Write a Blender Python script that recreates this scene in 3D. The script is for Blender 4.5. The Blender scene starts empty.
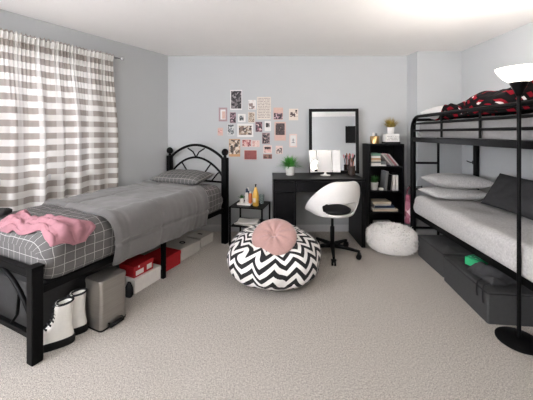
import bpy, bmesh, math, random
from mathutils import Vector, Matrix, noise as mnoise
random.seed(7)
PI = math.pi
SC = bpy.context.scene
COL = SC.collection
EYE = 1.27
F = 290.0
def at(u, v, Y):
    """point of the place at depth Y seen at u, v of a 533 x 400 picture"""
    return Vector(((u-266.5)/F*Y, Y, EYE-(v-133)/F*Y))

# ------------------------------------------------------------------ helpers
def lin(c):
    if isinstance(c, str):
        c = c.lstrip('#'); c = [int(c[i:i+2], 16)/255 for i in (0, 2, 4)]
    return tuple((x/12.92 if x <= 0.04045 else ((x+0.055)/1.055)**2.4) for x in c) + (1.0,)

class NT:
    def __init__(s, name):
        s.m = bpy.data.materials.new(name); s.m.use_nodes = True
        s.t = s.m.node_tree; s.n = s.t.nodes; s.l = s.t.links
        s.b = s.n['Principled BSDF']; s.out = s.n['Material Output']
    def new(s, kind, **kw):
        x = s.n.new(kind)
        for k, v in kw.items(): setattr(x, k, v)
        return x
    def put(s, sock, v):
        if hasattr(v, 'is_linked') or hasattr(v, 'links'): s.l.new(v, sock)
        else: sock.default_value = v
    def math(s, op, a, b=None, c=None):
        x = s.new('ShaderNodeMath', operation=op); s.put(x.inputs[0], a)
        if b is not None: s.put(x.inputs[1], b)
        if c is not None: s.put(x.inputs[2], c)
        return x.outputs[0]
    def mix(s, f, a, b):
        x = s.new('ShaderNodeMix', data_type='RGBA'); s.put(x.inputs[0], f)
        s.put(x.inputs[6], a); s.put(x.inputs[7], b); return x.outputs[2]
    def coord(s, which='Object'): return s.new('ShaderNodeTexCoord').outputs[which]
    def noise(s, vec, scale, detail=3, rough=.55, out='Fac'):
        x = s.new('ShaderNodeTexNoise'); s.l.new(vec, x.inputs['Vector'])
        x.inputs['Scale'].default_value = scale; x.inputs['Detail'].default_value = detail
        x.inputs['Roughness'].default_value = rough; return x.outputs[out]
    def sep(s, vec):
        x = s.new('ShaderNodeSeparateXYZ'); s.l.new(vec, x.inputs[0]); return x.outputs
    def ramp(s, fac, stops, interp='LINEAR'):
        x = s.new('ShaderNodeValToRGB'); s.put(x.inputs[0], fac); r = x.color_ramp; r.interpolation = interp
        while len(r.elements) < len(stops): r.elements.new(.5)
        for e, (p, c) in zip(r.elements, stops): e.position = p; e.color = lin(c)
        return x.outputs[0]
    def bump(s, h, strength=.3, dist=.01):
        x = s.new('ShaderNodeBump'); s.put(x.inputs['Height'], h)
        x.inputs['Strength'].default_value = strength; x.inputs['Distance'].default_value = dist
        s.l.new(x.outputs[0], s.b.inputs['Normal'])
    def col(s, v): s.put(s.b.inputs['Base Color'], v)
    def rough(s, v): s.put(s.b.inputs['Roughness'], v)

def mat(name, c, rough=.6, metal=0, var=.06, scale=30, bump=0, bscale=None, spec=None, sheen=0, bdist=.004):
    t = NT(name); co = t.coord(); c = lin(c)
    n = t.noise(co, scale)
    d = tuple(max(0, x*(1-var*2)) for x in c[:3]) + (1,); e = tuple(min(1, x*(1+var*2)) for x in c[:3]) + (1,)
    t.col(t.mix(n, d, e)); t.rough(rough); t.b.inputs['Metallic'].default_value = metal
    if spec is not None: t.b.inputs['Specular IOR Level'].default_value = spec
    if sheen: t.b.inputs['Sheen Weight'].default_value = sheen
    if bump: t.bump(t.noise(co, bscale or scale*4), bump, bdist)
    return t.m

class MB:
    def __init__(s): s.v = []; s.f = []; s.uv = None; s.mi = []
    def add(s, vs, fs, M=None, uvs=None, mi=0):
        o = len(s.v)
        s.v += [tuple(M @ Vector(p)) if M else tuple(p) for p in vs]
        s.f += [tuple(i+o for i in f) for f in fs]; s.mi += [mi]*len(fs)
        if uvs is not None:
            if s.uv is None: s.uv = [(0, 0)]*o
            s.uv += uvs
        elif s.uv is not None: s.uv += [(0, 0)]*len(vs)
        return s
    def box(s, x0, x1, y0, y1, z0, z1, M=None, mi=0):
        v = [(x, y, z) for z in (z0, z1) for y in (y0, y1) for x in (x0, x1)]
        return s.add(v, [(0, 2, 3, 1), (4, 5, 7, 6), (0, 1, 5, 4), (2, 6, 7, 3), (0, 4, 6, 2), (1, 3, 7, 5)], M, mi=mi)
    def cbox(s, c, size, M=None, mi=0):
        return s.box(c[0]-size[0]/2, c[0]+size[0]/2, c[1]-size[1]/2, c[1]+size[1]/2, c[2]-size[2]/2, c[2]+size[2]/2, M, mi)
    def lathe(s, prof, seg=32, M=None, mi=0, c=(0, 0, 0)):
        """prof: (r, z) list from bottom to top; ends with r=0 are closed by a small ring"""
        v = []; f = []
        for r, z in prof:
            for k in range(seg):
                a = 2*PI*k/seg; v.append((c[0]+r*math.cos(a), c[1]+r*math.sin(a), c[2]+z))
        n = len(prof)
        for i in range(n-1):
            for k in range(seg):
                k2 = (k+1) % seg
                f.append((i*seg+k, i*seg+k2, (i+1)*seg+k2, (i+1)*seg+k))
        f.append(tuple(range(seg))[::-1]); f.append(tuple((n-1)*seg+k for k in range(seg)))
        return s.add(v, f, M, mi=mi)
    def tube(s, pts, r, seg=10, closed=False, M=None, mi=0):
        pts = [Vector(p) for p in pts]; n = len(pts); v = []; f = []
        up = Vector((0, 0, 1)); prev = None
        for i, p in enumerate(pts):
            a = pts[(i-1) % n] if (i > 0 or closed) else p; b = pts[(i+1) % n] if (i < n-1 or closed) else p
            d = (b-a).normalized()
            if prev is None:
                x = d.cross(up)
                if x.length < 1e-3: x = d.cross(Vector((1, 0, 0)))
                x.normalize()
            else:
                x = prev - d*prev.dot(d); x.normalize()
            prev = x; y = d.cross(x)
            rr = r[i] if isinstance(r, (list, tuple)) else r
            for k in range(seg):
                t = 2*PI*k/seg; v.append(p + x*rr*math.cos(t) + y*rr*math.sin(t))
        for i in range(n if closed else n-1):
            j = (i+1) % n
            for k in range(seg):
                k2 = (k+1) % seg; f.append((i*seg+k, i*seg+k2, j*seg+k2, j*seg+k))
        if not closed:
            f.append(tuple(range(seg))[::-1]); f.append(tuple((n-1)*seg+k for k in range(seg)))
        return s.add(v, f, M, mi=mi)
    def loft(s, rings, M=None, cap=True, mi=0):
        n = len(rings[0]); v = [p for r in rings for p in r]; f = []
        for i in range(len(rings)-1):
            for k in range(n):
                k2 = (k+1) % n; f.append((i*n+k, i*n+k2, (i+1)*n+k2, (i+1)*n+k))
        if cap:
            f.append(tuple(range(n))[::-1]); f.append(tuple((len(rings)-1)*n+k for k in range(n)))
        return s.add(v, f, M, mi=mi)
    def grid(s, fn, nu, nv, M=None, keep=None, wrap=False, mi=0):
        """fn(a, b) -> (point, uv) with a, b in 0..1"""
        v = []; uv = []; f = []
        for j in range(nv+1):
            for i in range(nu+1):
                p, t = fn(i/nu, j/nv); v.append(tuple(p)); uv.append(tuple(t))
        for j in range(nv):
            for i in range(nu):
                if keep and not keep((i+.5)/nu, (j+.5)/nv): continue
                a = j*(nu+1)+i; f.append((a, a+1, a+nu+2, a+nu+1))
        return s.add(v, f, M, uv, mi=mi)
    def build(s, name, m, parent=None, bevel=0, smooth=None, sub=0, solid=0, weld=False, seg=2):
        me = bpy.data.meshes.new(name); me.from_pydata(s.v, [], s.f)
        if s.uv is not None:
            lay = me.uv_layers.new(name='UVMap')
            for lp in me.loops: lay.data[lp.index].uv = s.uv[lp.vertex_index]
        for x in (m if isinstance(m, (list, tuple)) else [m]): me.materials.append(x)
        for p, i in zip(me.polygons, s.mi): p.material_index = i
        bm = bmesh.new(); bm.from_mesh(me)
        if weld: bmesh.ops.remove_doubles(bm, verts=bm.verts, dist=1e-5)
        bmesh.ops.recalc_face_normals(bm, faces=bm.faces)
        bm.to_mesh(me); bm.free()
        o = bpy.data.objects.new(name, me); COL.objects.link(o)
        if parent: o.parent = parent
        if solid:
            k = o.modifiers.new('solid', 'SOLIDIFY'); k.thickness = abs(solid); k.offset = 1 if solid > 0 else -1
        if bevel:
            k = o.modifiers.new('bevel', 'BEVEL'); k.width = bevel; k.segments = seg; k.limit_method = 'ANGLE'; k.angle_limit = math.radians(35)
            k.harden_normals = True
        if sub:
            k = o.modifiers.new('sub', 'SUBSURF'); k.levels = sub; k.render_levels = sub
        if smooth is None: smooth = True
        if smooth:
            if sub: me.polygons.foreach_set('use_smooth', [True]*len(me.polygons))
            else: me.shade_smooth() if smooth == 'all' else sharp(me)
        return o

def sharp(me, ang=40):
    me.polygons.foreach_set('use_smooth', [True]*len(me.polygons))
    bm = bmesh.new(); bm.from_mesh(me)
    for e in bm.edges:
        if len(e.link_faces) == 2 and e.calc_face_angle(0) > math.radians(ang): e.smooth = False
    bm.to_mesh(me); bm.free()

def tag(o, label=None, cat=None, group=None, kind=None):
    if label: o['label'] = label
    if cat: o['category'] = cat
    if group: o['group'] = group
    if kind: o['kind'] = kind
    return o
def thing(name, label, cat, loc=(0, 0, 0), rz=0, group=None):
    o = bpy.data.objects.new(name, None); COL.objects.link(o); o.empty_display_size = .1
    o.location = loc; o.rotation_euler = (0, 0, rz); return tag(o, label, cat, group)
def struct(o): o['kind'] = 'structure'; return o
def T(loc=(0, 0, 0), rx=0, ry=0, rz=0):
    return Matrix.Translation(loc) @ Matrix.Rotation(rz, 4, 'Z') @ Matrix.Rotation(ry, 4, 'Y') @ Matrix.Rotation(rx, 4, 'X')
def nz(p, sc, seed=0): return mnoise.noise(Vector((p[0]*sc+seed*7.3, p[1]*sc+seed*3.1, (p[2] if len(p) > 2 else 0)*sc+seed)))
def rrect(hx, hy, r, n=5):
    """rounded rectangle outline in plan"""
    out = []
    for cx, cy, a0 in ((hx-r, hy-r, 0), (-hx+r, hy-r, PI/2), (-hx+r, -hy+r, PI), (hx-r, -hy+r, 1.5*PI)):
        for k in range(n+1):
            a = a0+PI/2*k/n; out.append((cx+r*math.cos(a), cy+r*math.sin(a)))
    return out
def sm(x): x = max(0, min(1, x)); return x*x*(3-2*x)

# ------------------------------------------------------------------ materials
WALL = mat('wall_paint', '#b9bbbc', .85, var=.012, scale=3, bump=.05, bscale=120, bdist=.001)
CEIL = mat('ceiling_paint', '#f3f0ed', .9, var=.01, scale=5, bump=.1, bscale=90, bdist=.002)
TRIM = mat('trim_paint', '#d5d5d6', .5, var=.02)
BLACK = mat('black_powder_coat', '#080809', .48, var=.1, scale=40, spec=.11)
BLACKM = mat('black_matte', '#0c0c0d', .6, var=.1, spec=.2)
WOODB = mat('black_wood_veneer', '#0d0d0f', .38, var=.18, scale=14, spec=.2)
WHITEP = mat('white_plastic', '#e9e6e2', .35, var=.015)
WHITEC = mat('white_ceramic', '#e8e6e2', .25, var=.02)
PAPER = mat('white_paper', '#e9e4df', .8, var=.03)
CREAM = mat('cream_paper', '#ddcdb8', .8, var=.05)
GRASS = mat('green_leaf', '#4a9a3c', .5, var=.35, scale=40)
DGRASS = mat('dark_green_leaf', '#2f6a2c', .55, var=.35, scale=40)
OLIVE = mat('olive_leaf', '#a38c40', .5, var=.4, scale=25)
GOLD = mat('gold_metal', '#cdaa76', .3, 1, var=.05)
CHROME = mat('chrome', '#cfcfd0', .2, 1, var=.02)
GREYBOX = mat('pale_grey_card', '#c8c3bc', .75, var=.05)
REDBOX = mat('red_card', '#b0151f', .5, var=.08)
PINKF = mat('pink_velvet', '#ab8680', .8, var=.06, scale=60, bump=.2, sheen=.4)
PINKC = mat('pink_cotton', '#9a6c74', .85, var=.08, scale=25, bump=.15, bscale=160)
COMF = mat('grey_comforter', '#686665', .85, var=.05, scale=22, bump=.12, bscale=220, sheen=.2, bdist=.002)
DARKF = mat('charcoal_fabric', '#3d3d3d', .85, spec=.3, var=.08, scale=40, bump=.25, bscale=260, bdist=.002)
DARKP = mat('charcoal_pillow_fabric', '#3a3a3b', .85, spec=.25, var=.07, scale=40, bump=.2, bscale=240, bdist=.002)
BLKCLOTH = mat('black_cloth', '#18181a', .85, var=.12, scale=30, bump=.2, bscale=200)
SHEETG = mat('light_grey_jersey', '#bab8b6', .9, var=.2, scale=75, bump=.2, bscale=300, bdist=.002)
WHITEF = mat('white_cotton', '#dcdad8', .9, var=.03, scale=30, bump=.1, bscale=200)
SOLE = mat('black_rubber', '#111111', .6, var=.1, spec=.25)
LEATHER = mat('white_leather', '#dedbd4', .4, var=.05, scale=25, bump=.15, bscale=60)
BLUE = mat('navy_plastic', '#22304f', .35)
ORANGE = mat('orange_plastic', '#c56a3a', .4)
YELLOW = mat('yellow_lotion', '#d6a848', .3, var=.06)
GREEN = mat('green_card', '#1f9a63', .55, var=.08)
GREYB = mat('grey_cloth_cover', '#77797a', .7)
TEAL = mat('sage_cover', '#6a8f7c', .7)
NAVYC = mat('navy_cover', '#2b3a52', .6)
PINKB = mat('pink_cover', '#c9868c', .7, var=.3, scale=30)
TERRA = mat('tan_cover', '#c79a72', .7)
STEEL = None
def steel():
    t = NT('brushed_steel'); co = t.coord(); mp = t.new('ShaderNodeMapping'); t.l.new(co, mp.inputs[0])
    mp.inputs['Scale'].default_value = (1, 1, 90)
    n = t.noise(mp.outputs[0], 6, 4)
    t.col(t.mix(n, lin('#8d8984'), lin('#b1ada8'))); t.b.inputs['Metallic'].default_value = .9
    t.rough(.36); t.bump(n, .04, .001); return t.m
STEEL = steel()
def carpet():
    t = NT('beige_carpet'); co = t.coord()
    n1 = t.noise(co, 260, 2, .7); n2 = t.noise(co, 90, 3, .7); n3 = t.noise(co, 2.2, 3, .6)
    f = t.math('ADD', t.math('MULTIPLY', n1, .72), t.math('MULTIPLY', n2, .28))
    c = t.ramp(f, [(.40, '#7d756b'), (.5, '#c3bbb1'), (.59, '#f1eae0')])
    t.col(t.mix(t.math('MULTIPLY', n3, .22), c, lin('#b3aaa2')))
    t.rough(.95); t.bump(f, .9, .02); t.b.inputs['Specular IOR Level'].default_value = .1
    t.b.inputs['Sheen Weight'].default_value = .2
    return t.m
CARPET = carpet()
def plaid(name, base, line, p, wdt, off=(0, 0, 0), mode='Object'):
    t = NT(name); co = t.coord(mode); x, y, z = t.sep(co)
    acc = None
    axes = ((x, off[0]), (y, off[1]), (z, off[2])) if mode == 'Object' else ((x, off[0]), (y, off[1]))
    for a, o in axes:
        fr = t.math('FRACT', t.math('ADD', t.math('DIVIDE', a, p), o+50.0))
        ln = t.math('LESS_THAN', fr, wdt)
        acc = ln if acc is None else t.math('MAXIMUM', acc, ln)
    n = t.noise(co, 40); nb = t.noise(co, 220)
    t.col(t.mix(acc, t.mix(n, tuple(v*.9 for v in lin(base)[:3])+(1,), tuple(v*1.1 for v in lin(base)[:3])+(1,)), lin(line)))
    t.rough(.9); t.bump(nb, .15, .002); return t.m
PLAID = plaid('grey_windowpane_plaid', '#595756', '#a9a7a4', .062, .05, (.1, .2, .48), 'UV')
PLAIDP = plaid('grey_windowpane_plaid_pillow', '#5a5958', '#8a8884', .05, .1, (0, 0, 0), 'UV')
def chevron():
    t = NT('black_white_chevron'); uv = t.coord('UV'); u, v, _ = t.sep(uv)
    zz = t.math('PINGPONG', u, .08)
    h = t.math('FRACT', t.math('DIVIDE', t.math('ADD', v, t.math('MULTIPLY', zz, .88)), .083))
    blk = t.math('LESS_THAN', h, .5)
    t.col(t.mix(blk, lin('#e6e3df'), lin('#101011'))); t.rough(.8)
    t.bump(t.noise(t.coord(), 200), .1, .002); return t.m
CHEV = chevron()
def curtain_mat():
    t = NT('taupe_check_curtain'); uv = t.coord('UV'); u, v, _ = t.sep(uv)
    band = t.math('LESS_THAN', t.math('FRACT', t.math('DIVIDE', v, .107)), .5)
    colm = t.math('LESS_THAN', t.math('FRACT', t.math('ADD', t.math('DIVIDE', u, .30), .05)), .72)
    fac = t.math('MULTIPLY', band, t.math('ADD', t.math('MULTIPLY', colm, .45), .5))
    fac = t.math('ADD', fac, t.math('MULTIPLY', t.math('MULTIPLY', colm, t.math('SUBTRACT', 1.0, band)), .06))
    c = t.mix(fac, lin('#eceae6'), lin('#a79e97'))
    t.col(c); t.rough(.9)
    tr = t.new('ShaderNodeBsdfTranslucent'); t.l.new(c, tr.inputs[0])
    mx = t.new('ShaderNodeMixShader'); mx.inputs[0].default_value = .22
    t.l.new(t.b.outputs[0], mx.inputs[1]); t.l.new(tr.outputs[0], mx.inputs[2]); t.l.new(mx.outputs[0], t.out.inputs[0])
    t.bump(t.noise(t.coord(), 150), .1, .002); return t.m
CURT = curtain_mat()
def buffalo():
    t = NT('black_red_white_plaid'); uv = t.coord('UV'); u, v, _ = t.sep(uv)
    a = t.math('LESS_THAN', t.math('FRACT', t.math('DIVIDE', u, .2)), .58)
    b = t.math('LESS_THAN', t.math('FRACT', t.math('DIVIDE', v, .2)), .5)
    c = t.mix(a, t.mix(b, lin('#121112'), lin('#7d1220')), t.mix(b, lin('#151213'), lin('#101011')))
    w = t.math('MULTIPLY', t.math('LESS_THAN', t.math('FRACT', t.math('ADD', t.math('DIVIDE', u, .30), .33)), .17),
               t.math('LESS_THAN', t.math('FRACT', t.math('ADD', t.math('DIVIDE', v, .30), .4)), .26))
    t.col(t.mix(w, c, lin('#d8d2d0'))); t.b.inputs['Specular IOR Level'].default_value = .1; t.rough(.95); t.bump(t.noise(t.coord(), 160), .2, .003)
    return t.m
BUFF = buffalo()
def picture(name, cols, scale, seed, kind='voronoi'):
    t = NT(name); co = t.coord(); mp = t.new('ShaderNodeMapping'); t.l.new(co, mp.inputs[0])
    mp.inputs['Location'].default_value = (seed*1.37, seed*.71, seed*2.11)
    if kind == 'voronoi':
        x = t.new('ShaderNodeTexVoronoi'); t.l.new(mp.outputs[0], x.inputs['Vector']); x.inputs['Scale'].default_value = scale
        f = t.sep(x.outputs['Color'])[0]
    else: f = t.noise(mp.outputs[0], scale, 4, .65)
    k = len(cols)
    lo, hi = (0, 1) if kind == 'voronoi' else (.3, .7)
    t.col(t.ramp(f, [(lo+(hi-lo)*i/k, c) for i, c in enumerate(cols)], 'CONSTANT')); t.rough(.5); return t.m
def textline(name, base, ink, rowh, sx):
    t = NT(name); co = t.coord(); x, y, z = t.sep(co)
    row = t.math('LESS_THAN', t.math('FRACT', t.math('DIVIDE', z, rowh)), .38)
    cb = t.new('ShaderNodeCombineXYZ'); t.l.new(t.math('MULTIPLY', x, 1.0), cb.inputs[0])
    t.l.new(t.math('MULTIPLY', t.math('FLOOR', t.math('DIVIDE', z, rowh)), 3.7), cb.inputs[2])
    w = t.math('GREATER_THAN', t.noise(cb.outputs[0], sx, 2), .46)
    t.col(t.mix(t.math('MULTIPLY', t.math('MULTIPLY', row, w), .75), lin(base), lin(ink))); t.rough(.8); return t.m
def emit(name, c, s):
    t = NT(name); t.col(lin(c)); t.b.inputs['Emission Color'].default_value = lin(c); t.b.inputs['Emission Strength'].default_value = s; return t.m
def mirror_mat():
    t = NT('mirror_glass'); t.col((.9, .91, .92, 1)); t.b.inputs['Metallic'].default_value = 1; t.rough(.015); return t.m
MIRROR = mirror_mat()

# ------------------------------------------------------------------ room
CZ = 2.27
C = Vector((-1.274, 3.75)); e = Vector((-.5277, -.8494)); nrm = Vector((.8494, -.5277))
LB = C + e*2.65                                  # where the left wall turns
YF = -1.5; XR = 2.39
PLAN = [(C.x, C.y), (1.82, 3.75), (1.845, 3.55), (XR, 3.55), (XR, YF), (LB.x, YF), (LB.x, LB.y)]
def poly(name, m, z, t):
    b = MB(); n = len(PLAN)
    b.v = [(x, y, z) for x, y in PLAN] + [(x, y, z+t) for x, y in PLAN]
    b.f = [tuple(range(n)), tuple(range(n, 2*n))] + [(i, (i+1) % n, n+(i+1) % n, n+i) for i in range(n)]; b.mi = [0]*len(b.f)
    return struct(b.build(name, m, smooth=False))
poly('floor', CARPET, 0, -.1); poly('ceiling', CEIL, CZ, .1)
def wall(name, pts, m=WALL, z0=-.1, z1=CZ+.1, th=.1):
    """slab behind the inside line pts (room on the right-hand side when walking)"""
    b = MB()
    for (a, c) in zip(pts[:-1], pts[1:]):
        a = Vector(a); c = Vector(c); d = (c-a).normalized(); o = Vector((-d.y, d.x))*th
        v = [(a.x, a.y, z0), (c.x, c.y, z0), (c.x+o.x, c.y+o.y, z0), (a.x+o.x, a.y+o.y, z0)]
        v += [(x, y, z1) for x, y, _ in v]
        b.add(v, [(3, 2, 1, 0), (4, 5, 6, 7), (0, 1, 5, 4), (1, 2, 6, 5), (2, 3, 7, 6), (3, 0, 4, 7)])
    return struct(b.build(name, m, smooth=False))
wall('wall_left', [(LB.x, YF), tuple(LB), tuple(C)])
wall('wall_back', [tuple(C), (1.82, 3.75)])
wall('wall_alcove', [(1.82, 3.75), (1.845, 3.55), (XR, 3.55)])
wall('wall_right', [(XR, 3.55), (XR, YF)])
wall('wall_front', [(XR, YF), (LB.x, YF)])
def base(name, pts, th=.014, h=.085):
    b = MB()
    for (a, c) in zip(pts[:-1], pts[1:]):
        a = Vector(a); c = Vector(c); d = (c-a).normalized(); o = Vector((d.y, -d.x))
        A = a; Cc = c
        for z0, z1, t in ((0, h*.8, th), (h*.8, h, th*.55)):
            v = [(A.x, A.y, z0), (Cc.x, Cc.y, z0), (Cc.x+o.x*t, Cc.y+o.y*t, z0), (A.x+o.x*t, A.y+o.y*t, z0)]
            v += [(x, y, z1) for x, y, _ in v]
            b.add(v, [(3, 2, 1, 0), (4, 5, 6, 7), (0, 1, 5, 4), (1, 2, 6, 5), (2, 3, 7, 6), (3, 0, 4, 7)])
    return struct(b.build(name, TRIM, smooth=False))
base('baseboard_left', [(LB.x, YF), tuple(LB), tuple(C)])
base('baseboard_back', [tuple(C), (1.82, 3.75)])
base('baseboard_alcove', [(1.82, 3.75), (1.845, 3.55), (XR, 3.55)])
base('baseboard_right', [(XR, 3.55), (XR, YF)])
def wl(k, d, z): p = C + e*k + nrm*d; return Vector((p.x, p.y, z))
# window behind the curtain
def wlbox(b, k0, k1, d0, d1, z0, z1):
    v = [tuple(wl(k, d, z)) for z in (z0, z1) for d in (d0, d1) for k in (k0, k1)]
    return b.add(v, [(0, 2, 3, 1), (4, 5, 7, 6), (0, 1, 5, 4), (2, 6, 7, 3), (0, 4, 6, 2), (1, 3, 7, 5)])
b = MB(); k0, k1, z0, z1 = .92, 1.95, .85, 1.98
for q in ((k0, k1, z1-.05, z1), (k0, k1, z0, z0+.05), (k0, k0+.05, z0, z1), (k1-.05, k1, z0, z1), (k0, k1, 1.39, 1.43)):
    wlbox(b, q[0], q[1], 0, .025, q[2], q[3])
win = struct(b.build('window_1', TRIM, smooth=False))
b = MB(); wlbox(b, k0+.05, k1-.05, 0, .01, z0+.05, z1-.05)
pane = b.build('pane', emit('daylight_pane', '#f4f4ff', .6), win, smooth=False)
# made-up window beside the camera, its glowing pane added as side fill
b = MB(); LX = LB.x; WY0, WY1 = -1.25, 1.15
for q in ((WY0, WY1, 2.0, 2.05), (WY0, WY1, .8, .85), (WY0, WY0+.05, .8, 2.05), (WY1-.05, WY1, .8, 2.05), ((WY0+WY1)/2-.025, (WY0+WY1)/2+.025, .8, 2.05)):
    b.box(LX, LX+.03, q[0], q[1], q[2], q[3])
fillwin = struct(b.build('fill_window', TRIM, smooth=False))
b = MB().box(LX, LX+.012, WY0+.05, WY1-.05, .85, 2.0); b.build('pane', emit('fill_pane_glow', '#f8f8ff', 3.0), fillwin, smooth=False)

# ------------------------------------------------------------------ curtain and rod
ROD_D = .068; ROD_Z = 2.077
rod = thing('curtain_rod', 'thin metal curtain rod with round end knob above the window', 'curtain rod', wl(.666, ROD_D, ROD_Z))
o = Vector(rod.location)
MB().tube([wl(.669, ROD_D, ROD_Z)-o, wl(2.3, ROD_D, ROD_Z)-o], .009, 12).build('rod', CHROME, rod)
MB().lathe([(.004, -.02), (.015, -.014), (.02, 0), (.015, .014), (.004, .02)], 16).build('finial', CHROME, rod)
b = MB(); b.tube([wl(.705, 0, ROD_Z)-o, wl(.705, ROD_D, ROD_Z)-o], .007, 8); b.build('bracket', CHROME, rod)
K0, K1 = .77, 2.25
def curt(a, bz):
    top = 2.091; z = top - (top-.10)*bz
    k = K0 + (K1-K0)*a
    drop = sm((top-z)/.9)
    k -= .055*drop*(1-a)                                   # the free edge flares a little
    gather = math.exp(-((z-ROD_Z)/.03)**2)
    ph = a*2*PI*9.3 + .9*math.sin(a*17) + .5*math.sin(a*41)
    big = math.sin(ph)*.042*drop + math.sin(ph*.47+1.1)*.016*drop
    small = math.sin(a*2*PI*46 + 2*math.sin(a*23))*(.014 if z > ROD_Z-.06 else .014*math.exp(-(ROD_Z-.06-z)/.25))
    big *= .4+.6*sm(a/.3)
    d = ROD_D + .004 + big + small*(1-.35*gather) + .006*nz((a*30, z*2, 0), 1, 2)
    if z > ROD_Z-.03: d += .014
    z2 = z + .012*math.sin(a*9)*bz + (.008*math.sin(a*2*PI*46)*sm((z-ROD_Z+.02)/.03))
    p = wl(k, d, z2)
    return p, ((a*3.2), z - ROD_Z + 5.03)
b = MB(); b.grid(curt, 420, 60)
cu = b.build('curtain', CURT, smooth='all'); tag(cu, 'taupe and white checked curtain gathered on the rod beside the left bed', 'curtain')

# ------------------------------------------------------------------ left bed (local x across to the wall, y towards the foot)
B = Vector((-.479, 3.348, 0)); BR = math.atan2(.42, -.908); W = .83; L = 1.917
bed = thing('metal_bed', 'black metal single bed with arched headboard by the curtain', 'bed', B, BR)
def post(x, y, h, sz, name, ball):
    b = MB(); b.box(x-sz/2, x+sz/2, y-sz/2, y+sz/2, .0, h)
    p = b.build(name, BLACK, bed, bevel=.006)
    c = MB()
    if ball:
        c.lathe([(.018, 0), (.02, .012), (.014, .02)] + [(.039*math.sin(t)+.001, .062-.043*math.cos(t)) for t in [PI*.12+PI*.88*i/12 for i in range(13)]], 20, c=(x, y, h))
    else: c.cbox((x, y, h+.004), (sz+.006, sz+.006, .012))
    c.build('finial' if ball else 'cap', BLACK, p)
post(0, 0, .985, .066, 'headboard_post', True); post(W, 0, .985, .06, 'headboard_post', True)
post(0, L, .525, .058, 'footboard_post', False); post(W, L, .525, .058, 'footboard_post', False)
def arch(x0, x1, z0, z1, y, n=28, p=.8):
    out = []
    for i in range(n+1):
        t = i/n; out.append((x0+(x1-x0)*t, y, z0+(z1-z0)*max(0, math.sin(PI*t))**p))
    return out
MB().tube(arch(.03, W-.03, .97, 1.125, 0), .016, 12).build('headboard_arch', BLACK, bed)
MB().tube(arch(.03, W-.03, .76, .975, 0, p=.75), .013, 12).build('headboard_arch', BLACK, bed)
for pts in ([(.415, 0, .975), (.37, 0, 1.04), (.29, 0, 1.085)], [(.415, 0, .975), (.46, 0, 1.04), (.54, 0, 1.085)],
            [(.41, 0, .70), (.30, 0, .78), (.19, 0, .915)], [(.42, 0, .70), (.53, 0, .78), (.64, 0, .915)],
            [(.03, 0, .82), (.1, 0, .80), (.19, 0, .70)], [(W-.03, 0, .82), (W-.1, 0, .80), (W-.19, 0, .70)]):
    MB().tube(pts, .009, 8).build('headboard_scroll', BLACK, bed)
MB().tube([(.03, 0, .70), (W-.03, 0, .70)], .012, 10).build('headboard_rail', BLACK, bed)
MB().box(.033, W-.033, -.015, .015, .33, .37).build('headboard_rail', BLACK, bed, bevel=.003)
MB().box(.03, W-.03, L-.02, L+.02, .475, .515).build('footboard_top_rail', BLACK, bed, bevel=.005)
MB().box(.03, W-.03, L-.014, L+.014, .125, .155).build('footboard_lower_rail', BLACK, bed, bevel=.004)
MB().tube(arch(.03, W-.03, .20, .462, L, p=.7), .013, 12).build('footboard_arch', BLACK, bed)
for pts in ([(.25, L, .14), (.18, L, .22), (.155, L, .37)], [(W-.25, L, .14), (W-.18, L, .22), (W-.155, L, .37)], [(W/2, L, .15), (W/2, L, .462)]):
    MB().tube(pts, .009, 8).build('footboard_scroll', BLACK, bed)
for x in (-.012, W-.018):
    MB().box(x, x+.03, .03, L-.03, .365, .410).build('side_rail', BLACK, bed, bevel=.004)
for i in range(12):
    y = .1 + i*(L-.2)/11
    MB().box(.018, W-.018, y-.03, y+.03, .39, .408).build('slat', BLACKM, bed)
for x in (.045, W-.045):
    MB().box(x-.017, x+.017, .895, .93, 0, .39).build('leg', BLACK, bed, bevel=.004)

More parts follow.
